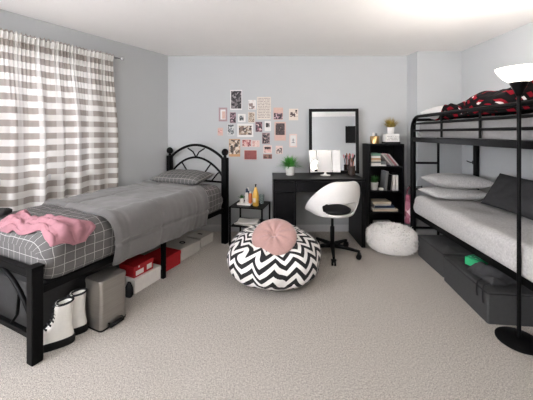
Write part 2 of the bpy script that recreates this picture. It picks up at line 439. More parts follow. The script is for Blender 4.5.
def rbox(x0, x1, y0, y1, z0, z1, r, seg=6, amp=.004, sc=6, seed=0, n=26):
    """soft rounded slab; uv in metres unrolled around the y axis"""
    b = MB()
    def path(w):  # w 0..1 around the closed cross-section, start middle of bottom
        return w
    hx = (x1-x0)/2; hz = (z1-z0)/2; cx = (x0+x1)/2; cz = (z0+z1)/2
    out = rrect(hx, hz, r, seg)
    # densify
    pts = []
    for i in range(len(out)):
        a = Vector(out[i]); c = Vector(out[(i+1) % len(out)]); k = max(1, int((c-a).length/.035))
        for j in range(k): pts.append(a+(c-a)*j/k)
    m = len(pts); acc = [0]
    for i in range(m): acc.append(acc[-1]+(pts[(i+1) % m]-pts[i]).length)
    rows = []
    ends = [(-r*(1-math.cos(PI/2*q/seg)), 1-math.sin(PI/2*q/seg)) for q in range(seg+1)]
    ys = [(y0+r-r*math.sin(PI/2*(1-q/seg)), r-r*math.cos(PI/2*(1-q/seg))) for q in range(seg)]
    ys += [(y0+r+(y1-y0-2*r)*q/n, 0) for q in range(n+1)]
    ys += [(y1-r+r*math.sin(PI/2*(q+1)/seg), r-r*math.cos(PI/2*(q+1)/seg)) for q in range(seg)]
    v = []; uv = []; f = []
    yarc = [0]
    for q in range(1, len(ys)): yarc.append(yarc[-1]+math.hypot(ys[q][0]-ys[q-1][0], ys[q][1]-ys[q-1][1]))
    for yi, (y, ins) in enumerate(ys):
        for i in range(m+1):
            p = pts[i % m]; s_ = Vector((p.x*(1-ins/hx), p.y*(1-ins/hz)))
            if s_.y < 0: s_.x = math.copysign(hx-(hx-abs(s_.x))*.35, s_.x)
            if s_.y < 0: s_.y = s_.y*.35+p.y*.65
            P = Vector((cx+s_.x, y, cz+s_.y)); d = (amp*nz(P, sc, seed)+amp*.5*nz(P, sc*2.7, seed+3))*sm((s_.y/hz+.8)/.5)
            P += Vector((p.x/hx*.6, 0, p.y/hz)).normalized()*d
            v.append(P); uv.append((acc[i], yarc[yi]))
    for j in range(len(ys)-1):
        for i in range(m): a = j*(m+1)+i; f.append((a, a+1, a+m+2, a+m+1))
    b.add(v, f, None, uv)
    for j in (0, len(ys)-1):   # end caps, fan to centre
        ring = [v[j*(m+1)+i] for i in range(m)]; yy = ys[j][0]
        c0 = Vector((cx, yy, cz)); vv = [c0] + ring
        b.add(vv, [(0, 1+i, 1+(i+1) % m) for i in range(m)], None, [(p.x, p.z) for p in vv])
    return b
def bedpart(b, name, m, label, cat, **kw):
    o = b.build(name, m, **kw); o.location = B; o.rotation_euler = (0, 0, BR); return tag(o, label, cat)
mt = rbox(-.035, W+.02, .055, L-.04, .412, .70, .115, amp=.014, sc=5, seed=4)
bedpart(mt, 'mattress', PLAID, 'mattress in grey windowpane plaid bedding on the black metal bed', 'mattress', smooth='all', weld=True)

def comforter(a, t):
    # a along the bed, t across from the far side over the top to the near side
    s = .425 + (1.47-.425)*a
    r = .115; top = .722; xn = -.058; xf = W+.03
    segs = [(top-r-.50), PI/2*r, (xf-xn-2*r), PI/2*r, (top-r-.352)]
    tot = sum(segs); q = t*tot; d = 0
    if q < segs[0]: x, z, nx, nzv = xf, .50+q, 1, 0
    elif q < segs[0]+segs[1]:
        an = (q-segs[0])/r; x, z, nx, nzv = xf-r+r*math.cos(an), top-r+r*math.sin(an), math.cos(an), math.sin(an)
    elif q < sum(segs[:3]): x, z, nx, nzv = xf-r-(q-segs[0]-segs[1]), top, 0, 1
    elif q < sum(segs[:4]):
        an = (q-sum(segs[:3]))/r; x, z, nx, nzv = xn+r-r*math.sin(an), top-r+r*math.cos(an), -math.sin(an), math.cos(an)
    else: x, z, nx, nzv = xn, top-r-(q-sum(segs[:4])), -1, 0
    side = sm((q-sum(segs[:3]))/.25) if q > sum(segs[:3]) else 0
    puff = .012
    d += .012*nz((s*3.2, q*3.2, 0), 1, 5) + .006*nz((s*9, q*7, 0), 1, 9) + .004*nz((s*22, q*9, 0), 1, 3)
    hang = max(0, min(1, (q-sum(segs[:3]))/(tot-sum(segs[:3]))))
    d += side*(.006*math.sin(s*17+.9*math.sin(s*7))*hang + .010*nz((s*6, q*3, 0), 1, 8)) + .030*math.sin(PI*hang)**.8*(hang > 0)
    # stitched lines of the quilting
    for c0 in (.62, 1.05, 1.36): d -= .007*math.exp(-((s-c0)/.012)**2)
    sq = sum(segs[:4]) + .10
    d -= .016*math.exp(-((q-sq)/.010)**2)
    d -= .006*math.exp(-((q-(segs[0]+.42))/.012)**2)
    ed = min(a, 1-a)
    d += -.012*math.exp(-ed/.02) + .012*math.exp(-((ed-.035)/.02)**2)
    z += .012*side*nz((s*3, 0, 0), 1, 6)
    # the foot-side corner hangs a little lower and outwards
    
    s2 = s + .012*nz((q*3, s, 0), 1, 12) + .055*a*a*math.exp(-((q-sum(segs[:3]))/.22)**2)
    return Vector((x+nx*(d+puff*0), s2, z+max(nzv, .0)*(d))), (q, s)
b = MB(); b.grid(comforter, 110, 120)
bedpart(b, 'comforter', COMF, 'plain grey quilted comforter spread over the left bed and hanging off its side', 'comforter', smooth='all', solid=-.016)

def pillow(lx, ly, h, seed=0, n=30, sag=.0, wr=.006):
    b = MB()
    for sgn in (1, -1):
        def fn(a, c, sgn=sgn):
            x = a*2-1; y = c*2-1
            k = 1-.07*(1-x*x)*abs(y)**2; kx = 1-.05*(1-y*y)*abs(x)**2
            th = (max(0, 1-abs(x)**2.8)*max(0, 1-abs(y)**2.8))**.55
            px, py = x*lx/2*kx, y*ly/2*k
            z = sgn*h/2*th
            ed = min(1, (1-max(abs(x), abs(y)))*6)
            z += ed*wr*(nz((px*7, py*7, sgn), 1, seed)+.6*nz((px*17, py*17, sgn), 1, seed+2))
            return (px, py, z - sag*(x*x)), (px, py)
        b.grid(fn, n, n)
    return b
pl = pillow(.64, .36, .135, 3)
o = pl.build('pillow', PLAIDP, smooth='all', weld=True)
o.parent = None; M = Matrix.Translation(B) @ Matrix.Rotation(BR, 4, 'Z') @ T((.40, .25, .772), rx=math.radians(-9), rz=.05)
o.matrix_world = M; tag(o, 'grey plaid pillow below the arched headboard of the left bed', 'pillow')

# pink garment lying over the foot corner
def msurf(x, s):
    """height of the bedding near the foot; x may run past the edge and hang down"""
    if x >= .05: z = .70; px = x
    else:
        q = .05-x; r = .095
        an = min(q/r, PI/2); px = .05-r*math.sin(an); z = .70-r+r*math.cos(an)
        if q > r*PI/2: z -= q-r*PI/2
    y = s
    e0 = L-.055-.085
    if s > e0:
        q = s-e0; r = .095; an = min(q/r, PI/2); y = e0+r*math.sin(an); z -= r-r*math.cos(an)
        if q > r*PI/2: z -= q-r*PI/2
    return px, y, z
def garment(a, c):
    # a along the strip from the near hanging end to the wall side, c across it
    x = -.115 + .655*a
    mid = 1.735 + .10*math.sin(a*2.6-.3) + .06*max(0, a-.7)
    wd = (.085+.035*math.sin(a*7+1)+.02*math.sin(a*15))*(.35+.65*sm(a/.12))*(.45+.55*sm((1-a)/.15))
    s = mid + (c*2-1)*wd + .02*nz((a*6, c*2, 0), 1, 21)
    px, py, z = msurf(x, min(s, 1.90))
    h = .018 + .015*math.sin((c*3.1+a*2.2)*6+2*nz((a*3, c*3, 0), 1, 4)) + .016*nz((a*9, c*6, 0), 1, 15) + .012*nz((a*20, c*9, 0), 1, 5)
    edge = min(c, 1-c, a, 1-a)
    h = max(.010, h)*sm(edge/.12) + .014
    nx = -1 if x < -.06 else 0
    return (px + (-.6*h if x < .0 else 0), py, z + h*(.5 if x < -.03 else 1)), (a, c)
b = MB(); b.grid(garment, 110, 60)
bedpart(b, 'shirt', PINKC, 'crumpled pink garment thrown over the foot corner of the left bed', 'garment', smooth='all', solid=.006)
b = MB(); b.loft([[(x*q, y*q, z) for x, y in rrect(.075, .05, .03)] for q, z in ((.8, 0), (1, .010), (1, .03), (.8, .04), (.4, .044))])
o = b.build('pouch', BLKCLOTH); o.matrix_world = Matrix.Translation(B) @ Matrix.Rotation(BR, 4, 'Z') @ T((.655, 1.815, .709), rz=.6)
tag(o, 'small black pouch on the left bed behind the pink garment', 'pouch')

# ------------------------------------------------------------------ things under and beside the left bed
def bl(x, y, z=0): return Vector(B) + Matrix.Rotation(BR, 3, 'Z') @ Vector((x, y, z))
def shoebox(label, x0, x1, s0, s1, z0, h, m, lidm, lid_over=.004, rz=0, lid_h=.03, lid_tilt=0, cat='box'):
    t = thing('shoe_box', label, cat, bl((x0+x1)/2, (s0+s1)/2, z0), BR+rz)
    hx, hy = (x1-x0)/2, (s1-s0)/2
    MB().box(-hx, hx, -hy, hy, 0, h-.004).build('box_body', m, t, bevel=.002)
    MB().box(-hx-lid_over, hx+lid_over, -hy-lid_over, hy+lid_over, -lid_h, .003, T((0, 0, h), rx=lid_tilt)).build('lid', lidm, t, bevel=.002)
    return t
t = shoebox('white shoe box standing on the carpet under a smaller red box', .06, .27, .925, 1.20, 0, .11, PAPER, PAPER)
t = shoebox('red shoe box with white labels on top of the white box under the bed', .08, .25, .995, 1.19, .1145, .088, REDBOX, REDBOX, lid_h=.02)
for y0, y1, z0, z1 in ((.005, .08, .014, .05), (-.08, -.03, .018, .058)):
    MB().box(-.0878, -.085, y0, y1, z0, z1).build('label_panel', PAPER, t)
MB().box(-.0900, -.0890, .045, .06, .072, .085).build('label_panel', PAPER, t)
t = shoebox('red shoe box directly on the carpet just behind the bed side leg', .105, .33, .625, .865, 0, .125, REDBOX, REDBOX)
MB().lathe([(.012, 0), (.012, .001)], 16, T((-.1135, .085, .065), ry=-PI/2)).build('label_panel', PAPER, t)
t = shoebox('pale grey box with loose tilted lid under the bed behind the red box', .13, .36, .29, .59, 0, .112, GREYBOX, GREYBOX, lid_h=.022, lid_tilt=.035)
MB().tube([(.0+.03*math.cos(q), .02*math.sin(q), .118) for q in [i*2*PI/16 for i in range(16)]], .006, 6, True).build('handle', BLACKM, t)
t = shoebox('pale grey lidded box farthest under the bed near the headboard', .165, .36, -.0, .235, 0, .10, GREYBOX, GREYBOX, lid_h=.025)
MB().box(-.03, .03, -.012, .012, .103, .106).build('handle', BLACKM, t, bevel=.004)
# small black bag by the white box
b = MB(); b.loft([[(x, y, z) for x, y in rrect(a, c, min(a, c)*.6)] for a, c, z in ((.022, .012, 0), (.032, .016, .02), (.03, .015, .07), (.018, .01, .1), (.012, .006, .115))])
o = b.build('pouch', BLKCLOTH); o.location = bl(.07, 1.245); o.rotation_euler = (0, 0, BR+.2)
tag(o, 'small black drawstring bag standing at the end of the white shoe box', 'pouch')

t = thing('storage_box', 'large charcoal fabric storage box under the left bed behind the white boots', 'storage box', bl(.46, 1.52), BR)
b = MB(); R = rrect(.26, .3, .02, 4); b.loft([[(x, y, z) for x, y in R] for z in (0, .29)]); b.build('box_body', DARKF, t)
b = MB(); b.loft([[(x*q, y*q, z) for x, y in R] for q, z in ((1.015, .2905), (1.015, .322), (.99, .33))]); b.build('lid', DARKF, t)
# step bin
bin_ = thing('pedal_bin', 'brushed steel rectangular pedal bin beside the white boots', 'bin', bl(-.035, 1.515), BR)
hx, hy = .082, .096
b = MB(); R0 = rrect(hx, hy, .022, 6)
b.loft([[(x, y, z) for x, y in R0] for z in (.012, .29)]); b.build('body', STEEL, bin_)
b = MB(); b.loft([[(x*q, y*q, z) for x, y in R0] for q, z in ((1.02, .2905), (1.03, .296), (1.03, .310), (1.0, .318), (.9, .321))]); b.build('lid', STEEL, bin_)
b = MB(); b.loft([[(x*q, y*q, z) for x, y in R0] for q, z in ((1.0, 0), (1.02, .003), (1.02, .012))]); b.build('base', SOLE, bin_)
b = MB(); b.box(-hx-.035, -hx-.004, -.05, .05, .014, .024); b.tube([(-hx-.032, -.046, .024), (-hx-.02, -.046, .034), (-hx-.003, -.046, .036)], .005, 6)
b.tube([(-hx-.032, .046, .024), (-hx-.02, .046, .034), (-hx-.003, .046, .036)], .005, 6)
b.build('pedal', SOLE, bin_, bevel=.003)

# boots
def boot(loc, rz, label):
    t = thing('boot', label, 'boot', loc, rz, 'pair of white lace-up boots'); t.scale = (.80, .86, .98)
    def outline(xb, xf, wy, z, n=28, toe=2.4):
        out = []
        cx = (xb+xf)/2; hl = (xf-xb)/2
        for k in range(n):
            a = 2*PI*k/n; c, s = math.cos(a), math.sin(a)
            px = cx+hl*math.copysign(abs(c)**(2/toe), c); w = wy*(1+.12*(px-cx)/max(hl, .01))
            out.append((px, w*math.copysign(abs(s)**(2/toe), s), z))
        return out
    prof = [(.036, -.07, .205, .045), (.05, -.071, .207, .046), (.065, -.07, .203, .045), (.08, -.066, .190, .042), (.092, -.064, .165, .04),
            (.104, -.062, .138, .038), (.118, -.060, .108, .038), (.135, -.058, .082, .038), (.16, -.058, .062, .039), (.2, -.06, .053, .041), (.235, -.063, .051, .043), (.26, -.066, .046, .044)]
    b = MB(); b.loft([outline(xb, xf, wy, z) for z, xb, xf, wy in prof], cap=False)
    b.add(outline(-.07, .205, .045, .036), [tuple(range(28))])
    b.build('upper', LEATHER, t, smooth='all', solid=-.006)
    b = MB(); b.loft([outline(xb, xf, wy, z) for z, xb, xf, wy in ((0, -.075, .21, .047), (.006, -.079, .214, .051), (.042, -.079, .214, .052), (.047, -.076, .211, .049))])
    b.build('sole', SOLE, t)
    b = MB()
    b.tube([(-.010+.057*math.cos(q), .043*math.sin(q), .257-.004*math.cos(q)) for q in [2*PI*i/24 for i in range(24)]], .007, 8, True); b.build('collar', BLKCLOTH, t)
    b = MB()
    for i in range(7):
        z = .118+i*.02; xf = [.112, .086, .068, .060, .055, .053, .052][i]
        b.tube([(xf-.018, -.03, z), (xf+.008, 0, z+.006), (xf-.018, .03, z+.004)], .005, 6)
        b.tube([(xf-.018, .03, z), (xf+.009, 0, z+.010), (xf-.018, -.03, z+.012)], .005, 6)
    b.build('laces', BLKCLOTH, t)
    return t
boot((-1.228, 1.748, 0), math.radians(207), 'white lace-up boot with black sole nearest the black footboard post')
boot((-1.21, 1.85, 0), math.radians(202), 'white lace-up boot with black sole standing second, close to the pedal bin')

# ------------------------------------------------------------------ side table
st = thing('side_table', 'small black two-tier metal side table between the bed and the desk', 'table', (-.187, 3.385, 0), math.radians(-15))
TX, TY = .197, .178
MB().box(-TX, TX, -TY, TY, .43, .4425).build('tabletop', BLACK, st, bevel=.002)
MB().box(-TX+.015, TX-.015, -TY+.015, TY-.015, .213, .225).build('shelf', BLACK, st, bevel=.002)
for x in (-1, 1):
    for y in (-1, 1):
        cx, cy = x*(TX-.009), y*(TY-.009)
        MB().box(cx-.009, cx+.009, cy-.009, cy+.009, 0, .43).build('leg', BLACK, st, bevel=.002)
def sp(x, y, z=.443): return Vector(st.location) + Matrix.Rotation(math.radians(-15), 3, 'Z') @ Vector((x, y, z))
def leaves(n, h, spread, wid, seed, curve=.5, r0=.01):
    b = MB(); rn = random.Random(seed)
    for i in range(n):
        a = rn.uniform(0, 2*PI); til = rn.uniform(0, 1)**.8*spread; l = h*rn.uniform(.65, 1.05); w = wid*rn.uniform(.7, 1.2)
        bx, by = r0*rn.random()*math.cos(a), r0*rn.random()*math.sin(a)
        dx, dy = math.cos(a), math.sin(a); v = []
        for k in range(5):
            q = k/4; th = til*(1-curve*.5+curve*q); rad = l*q*math.sin(th); z = l*q*math.cos(th)
            ww = w*(1-q**1.5)*(.6+.8*q*(1-q)*2)+.0003
            cx, cy = bx+dx*rad, by+dy*rad
            v += [(cx-dy*ww, cy+dx*ww, z), (cx+dy*ww, cy-dx*ww, z)]
        f = [(2*k, 2*k+1, 2*k+3, 2*k+2) for k in range(4)]
        b.add(v, f)
    return b
def potted(name, label, loc, rb, rt, h, leafm, n, lh, spread, wid, seed, potm=WHITEC, cat='plant'):
    t = thing(name, label, cat, loc)
    MB().lathe([(rb*.92, 0), (rb, .004), (rt, h-.006), (rt, h), (rt*.9, h), (rt*.88, h*.86), (rt*.5, h*.86)], 24).build('pot', potm, t)
    b = leaves(n, lh, spread, wid, seed, r0=rt*.7); o = b.build('foliage', leafm, t, smooth=False); o.location = (0, 0, h*.86)
    return t
tr = thing('storage_tray', 'small white tray on the front of the side table', 'tray', sp(-.055, -.035))
b = MB(); b.box(-.08, .08, -.055, .055, 0, .008); b.box(-.08, .08, -.055, -.051, .008, .018); b.box(-.08, .08, .051, .055, .008, .018); b.box(-.08, -.076, -.051, .051, .008, .018); b.box(.076, .08, -.051, .051, .008, .018)
b.build('tray_body', WHITEP, tr, bevel=.001); tr.rotation_euler = (0, 0, math.radians(-15))
potted('potted_plant', 'tiny potted plant in a white pot on the tray of the side table', sp(-.10, -.02, .452), .022, .03, .062, DGRASS, 90, .05, 1.2, .004, 3)
def bottle(name, label, loc, prof, m, capprof=None, capm=None, cat='bottle'):
    t = thing(name, label, cat, loc); MB().lathe(prof, 24).build('body', m, t)
    if capprof: MB().lathe(capprof, 20).build('cap', capm, t)
    return t
bottle('bottle', 'white bottle with navy cap on the side table', sp(-.047, .005, .452), [(.02, 0), (.022, .003), (.022, .10), (.016, .118), (.012, .122)], WHITEP, [(.0135, .1225), (.0135, .16), (.009, .168)], BLUE)
bottle('bottle', 'navy and white tube bottle standing behind the white bottle', sp(-.055, .078), [(.02, 0), (.022, .003), (.021, .12), (.012, .135)], BLUE, [(.012, .1355), (.012, .17), (.009, .174)], WHITEP)
bottle('bottle', 'orange bottle between the white and yellow bottles on the side table', sp(.0, -.002, .452), [(.019, 0), (.021, .003), (.021, .10), (.012, .117)], ORANGE, [(.0125, .1175), (.0125, .135), (.01, .138)], WHITEP)
t = bottle('bottle', 'tall yellow lotion bottle with dark pump on the side table', sp(.085, -.07), [(.032, 0), (.036, .005), (.037, .11), (.033, .14), (.018, .185), (.012, .2), (.012, .212)], YELLOW, [(.007, .2125), (.007, .235), (.011, .236), (.009, .245)], BLACKM)
b = MB()
for k in range(9):
    pass
def ellabel(a, c):
    an = math.radians(-118)+ (a-.5)*1.0; r = .0378
    return (r*math.cos(an), r*math.sin(an), .045+.05*c), (a, c)
b.grid(ellabel, 8, 3); b.build('label_panel', CREAM, t, solid=.0006)
gl = NT('clear_glass'); gl.b.inputs['Transmission Weight'].default_value = 1; gl.rough(.02); gl.col((.85, .93, .92, 1)); GLASS = gl.m
t = thing('drinking_glass', 'clear drinking glass at the back of the side table behind yellow bottle', 'glass', sp(.12, .055))
b = MB(); b.lathe([(.024, 0), (.026, .003), (.031, .105), (.029, .105), (.024, .007)], 24); b.build('glass_body', GLASS, t)
for i, (m, lab) in enumerate(((PAPER, 'white magazine at the bottom of the pile on the side table shelf'), (GREYBOX, 'pale magazine in the middle of the pile on the side table shelf'), (PAPER, 'open white papers on top of the pile on the side table shelf'))):
    b = MB()
    b.grid(lambda a, c, i=i: (((a-.5)*.24, (c-.5)*.2, .004*math.sin(a*PI*2+i)*(i == 2)+ .002*nz((a*3, c*3, 0), 1, i)), (a, c)), 12, 8)
    o = b.build('magazine', m, solid=.010 if i < 2 else .006, smooth='all'); o.location = sp(-.03+.01*i, -.03-.01*i, .2265+.0165*i); o.rotation_euler = (0, 0, math.radians(-15+9*(i-1)))
    tag(o, lab, 'magazine', 'papers on the side table shelf')

# ------------------------------------------------------------------ photographs on the wall
def pcard(i, u0, v0, u1, v1, basem, label, pic=None, inset=(.15, .15, .15, .15), cat='picture', rot=0):
    Y = 3.748; a = at(u0, v0, Y); c = at(u1, v1, Y); cx, cz = (a.x+c.x)/2, (a.z+c.z)/2; w, h = c.x-a.x, a.z-c.z
    t = thing('wall_picture', label, cat, (cx, Y, cz), 0, 'photos pinned on the back wall'); t.rotation_euler = (0, rot, 0)
    MB().box(-w/2, w/2, -.003, 0, -h/2, h/2).build('card', basem, t)
    if pic:
        l, r, tp, bt = inset
        MB().box(-w/2+w*l, w/2-w*r, -.0042, -.003, -h/2+h*bt, h/2-h*tp).build('image', pic, t)
    return t
DK = ['#1d1b1d', '#3a3538', '#6c6467', '#2a2729', '#8b8486']; MV = ['#5b4650', '#8d6f78', '#352a30', '#b89aa0']
PK = ['#c38f8c', '#e2c2b9', '#9a5a5c', '#d9aaa2']; TN = ['#a5917c', '#cabdae', '#7c6658', '#bcab9a']; GR = ['#6d7072', '#a9acad', '#44474a', '#c8c9c8']
PKM = mat('pale_pink_card', '#dfc6bd', .8, var=.05); PEACH = mat('peach_card', '#cfaea2', .8, var=.06); MAUVE = mat('mauve_card', '#a58d91', .8, var=.05)
WCARD = mat('white_card', '#dedbd8', .8, var=.02); CRM = mat('cream_card', '#d9cdc0', .8, var=.03); REDM = mat('dusty_red_print', '#9c5a58', .7, var=.15, scale=30)
pcard(1, 230.3, 90, 242, 109.8, WCARD, 'large dark monochrome photo at the top of the wall collage', picture('dark_photo', DK, 45, 1), (.07, .05, .05, .06))
pcard(2, 218.8, 107.6, 227.3, 121.4, MAUVE, 'mauve framed print with white centre near the left side of the collage', WCARD, (.2, .2, .14, .14))
MB().box(-.012, .03, -.0056, -.0043, -.055, .04).build('image', PEACH, COL.objects['wall_picture.001'])
pcard(3, 229.9, 112.3, 236, 123.2, MAUVE, 'small purple-grey photo directly under the large dark photo', picture('mauve_photo', MV, 60, 2), (.05, .05, .05, .05))
pcard(4, 237.9, 114, 245.6, 122.2, WCARD, 'white bordered square photo right of the purple-grey photo', picture('grey_photo', GR+['#3a3a3a'], 55, 3), (.2, .25, .2, .2))
pcard(5, 248, 112, 255, 122.6, CRM, 'tan portrait photo left of the handwritten page', picture('tan_photo', TN, 40, 4, 'noise'), (.08, .08, .06, .06))
pcard(6, 248.3, 100, 256, 109.6, WCARD, 'pale card with pink flecks above the tan portrait photo', picture('fleck_photo', ['#dedbd8', '#d4c1ba', '#dcd8d4', '#8d7d78'], 40, 5), (.04, .04, .04, .04))
pcard(7, 257, 97, 270.8, 119.4, CRM, 'large page covered in lines of writing on the wall', textline('written_page', '#d5ccc3', '#6f5f5a', .0205, 70), (.05, .05, .04, .04))
t = pcard(8, 273.4, 107.6, 283, 119.8, PEACH, 'pink sky photo with dark skyline right of the written page', picture('skyline_photo', MV+['#2c2529'], 50, 6), (.05, .05, .45, .05))
pcard(9, 289, 108.7, 298.2, 120.3, CRM, 'cream card with dark drawing at the upper right of the collage', picture('drawing_photo', ['#4b3c3c', '#d9cdc0', '#86716d', '#cdbfb3'], 45, 7), (.1, .1, .3, .3))
MB().box(.022, .045, -.0056, -.0032, .036, .058).build('image', BLACKM, COL.objects['wall_picture.008'])
pcard(10, 217.7, 127.8, 223, 135.6, PEACH, 'tiny peach picture at the far left of the collage', picture('peach_photo', PK, 60, 8), (.15, .15, .25, .3))
pcard(11, 227.7, 124, 234.2, 135.2, WCARD, 'narrow grey photo between the tiny peach picture and the wide white one', picture('mist_photo', GR, 70, 9), (.05, .05, .04, .04))
pcard(12, 237.3, 123.6, 253.3, 137, WCARD, 'wide white bordered group photo in the middle of the collage', picture('group_photo', TN+['#4e4340', '#7c665d'], 45, 10), (.1, .1, .16, .16))
pcard(13, 255.4, 121.8, 262.3, 132, MAUVE, 'dark mauve photo under the left corner of the written page', picture('couple_photo', ['#3a2c33', '#8b5f68', '#d0b4b0', '#54404a'], 40, 11), (.04, .04, .04, .04))
pcard(14, 264.6, 121.2, 270.9, 131, WCARD, 'white instant photo with black figure under the written page', picture('figure_photo', ['#222122', '#8b8582', '#2d2b2c'], 30, 12), (.2, .2, .18, .38))
pcard(15, 262, 132.7, 269.9, 144, MAUVE, 'dark vertical photo below the white instant photo', picture('town_photo', ['#3a3236', '#7a6a6c', '#a8908c', '#2d272b'], 55, 13), (.06, .06, .05, .05))
pcard(16, 274.4, 121.8, 285.8, 140.6, PEACH, 'tall peach bordered photo of a dark scene at the right of the collage', picture('night_photo', ['#2e2a2b', '#57494a', '#3a3133', '#b59c92'], 30, 14, 'noise'), (.1, .1, .08, .3))
pcard(17, 289.3, 134, 297, 147.3, PKM, 'pale pink card with small dark emblem lowest at the right edge', WCARD, (.12, .12, .1, .1))
b = MB(); b.box(-.004, .004, -.0056, -.0043, -.02, .03); b.box(-.02, .02, -.0056, -.0043, -.03, -.022); b.box(-.014, .014, -.0056, -.0043, .004, .012); b.build('image', GREYB, COL.objects['wall_picture.016'])
pcard(18, 229, 139, 240.2, 156.6, TERRA, 'tall tan collage photo lowest at the left above the headboard post', picture('collage_photo', ['#3a332e', '#c0ab95', '#7e6a5a', '#dccfc0', '#544940'], 45, 15), (.04, .04, .04, .14))
pcard(19, 242, 139.4, 251.4, 147, PKM, 'red and pink print under the wide group photo', picture('red_print', ['#a4575a', '#d6b4ac', '#7c4549', '#c88f8c'], 45, 16), (.05, .05, .06, .06))
pcard(20, 252, 140.4, 259.6, 147, PKM, 'pale pink print right of the red and pink print', picture('pink_print', ['#dbbfb6', '#c99e98', '#e0cbc2'], 40, 17), (.06, .06, .08, .08))
pcard(21, 244, 150, 257, 159.7, PKM, 'dusty red print lowest in the middle of the collage', REDM, (.03, .03, .04, .04))
pcard(22, 263.4, 145.4, 271.8, 153.2, PKM, 'pink card with dark shape above the brown strip', picture('shape_print', ['#6b4a4a', '#d2a79e', '#3e3030', '#dcbcb2'], 45, 18), (.12, .12, .18, .1))
pcard(23, 263.2, 154.3, 272, 158.8, REDM, 'narrow brown strip lowest under the pink card with dark shape', picture('strip_print', ['#6a4c44', '#8d6a5c', '#54403a'], 50, 19), (.04, .04, .1, .1))
pcard(24, 275.7, 145.8, 282.6, 154, PKM, 'small card with dark building print below the tall peach photo', picture('tower_print', ['#4a4245', '#d8c5bb', '#857575'], 45, 20), (.1, .1, .25, .05))

# ------------------------------------------------------------------ desk
dk = thing('desk', 'black wooden desk with drawers against the back wall', 'desk', (.585, 3.46, 0))
DX, DY0, DY1, DZ = .512, -.26, .255, .762
MB().box(-DX, DX, DY0, DY1, DZ-.028, DZ).build('desktop', WOODB, dk, bevel=.003)
MB().box(DX-.045, DX-.003, DY0+.008, DY1, 0, DZ-.028).build('side_panel', WOODB, dk, bevel=.002)
MB().box(-DX+.003, -DX+.025, DY0+.008, DY1, 0, DZ-.028).build('side_panel', WOODB, dk, bevel=.002)
MB().box(-DX+.235, -DX+.255, DY0+.008, DY1, 0, DZ-.028).build('side_panel', WOODB, dk, bevel=.002)
MB().box(-DX+.025, -DX+.235, DY1-.02, DY1-.008, .03, DZ-.028).build('back_panel', WOODB, dk)
def handle(par, x, y, z, w=.07):
    MB().tube([(x-w/2, y+.003, z), (x-w/2, y-.016, z), (x+w/2, y-.016, z), (x+w/2, y+.003, z)], .004, 8).build('handle', BLACKM, par)
d = MB().box(-DX+.028, -DX+.232, DY0, DY0+.02, .62, DZ-.032).build('drawer', WOODB, dk, bevel=.002)
d = MB().box(-DX+.028, -DX+.232, DY0+.002, DY0+.02, .05, .612).build('door', WOODB, dk, bevel=.002)
d = MB().box(-DX+.258, DX-.048, DY0, DY0+.02, .62, DZ-.032).build('drawer', WOODB, dk, bevel=.002)
MB().box(-DX+.258, DX-.048, DY1-.03, DY1-.015, .62, DZ-.03).build('rear_rail', WOODB, dk)
# mirror leaning on the wall
mw, mh = .618, .815
mr = thing('mirror', 'black framed rectangular mirror leaning on the wall at the back of the desk', 'mirror', ((333.8-266.5)/F*3.65, 3.643, DZ+.002))
mr.rotation_euler = (math.radians(-2.8), 0, math.radians(-5))
b = MB(); fr = .038
b.box(-mw/2, mw/2, -.012, .012, 0, fr); b.box(-mw/2, mw/2, -.012, .012, mh-fr, mh); b.box(-mw/2, -mw/2+fr, -.012, .012, fr, mh-fr); b.box(mw/2-fr, mw/2, -.012, .012, fr, mh-fr)
b.build('frame', BLACKM, mr, bevel=.002); MB().box(-mw/2+fr, mw/2-fr, -.002, .004, fr, mh-fr).build('mirror_glass', MIRROR, mr, smooth=False)
# trifold make-up mirror
tf = thing('makeup_mirror', 'white folding three-panel make-up mirror on the desk before the black mirror', 'mirror', (.70, 3.45, DZ+.001))
tf.rotation_euler = (0, 0, 0)
MB().lathe([(.055, 0), (.06, .004), (.058, .01), (.02, .016), (.012, .03), (.012, .05)], 28).build('base', WHITEP, tf)
def panel(name, x, y, w, rz):
    o = MB().box(-w/2, w/2, -.006, .006, .04, .31).build(name, WHITEP, tf, bevel=.003)
    o.location = (x, y, 0); o.rotation_euler = (math.radians(-15), 0, rz)
    g = MB().box(-w/2+.006, w/2-.006, -.0075, -.006, .048, .302).build('mirror_glass', MIRROR, o, smooth=False)
    return o
panel('center_panel', 0, .0, .17, 0); panel('side_panel', -.132, -.010, .092, math.radians(9)); panel('side_panel', .132, -.010, .092, math.radians(-9))
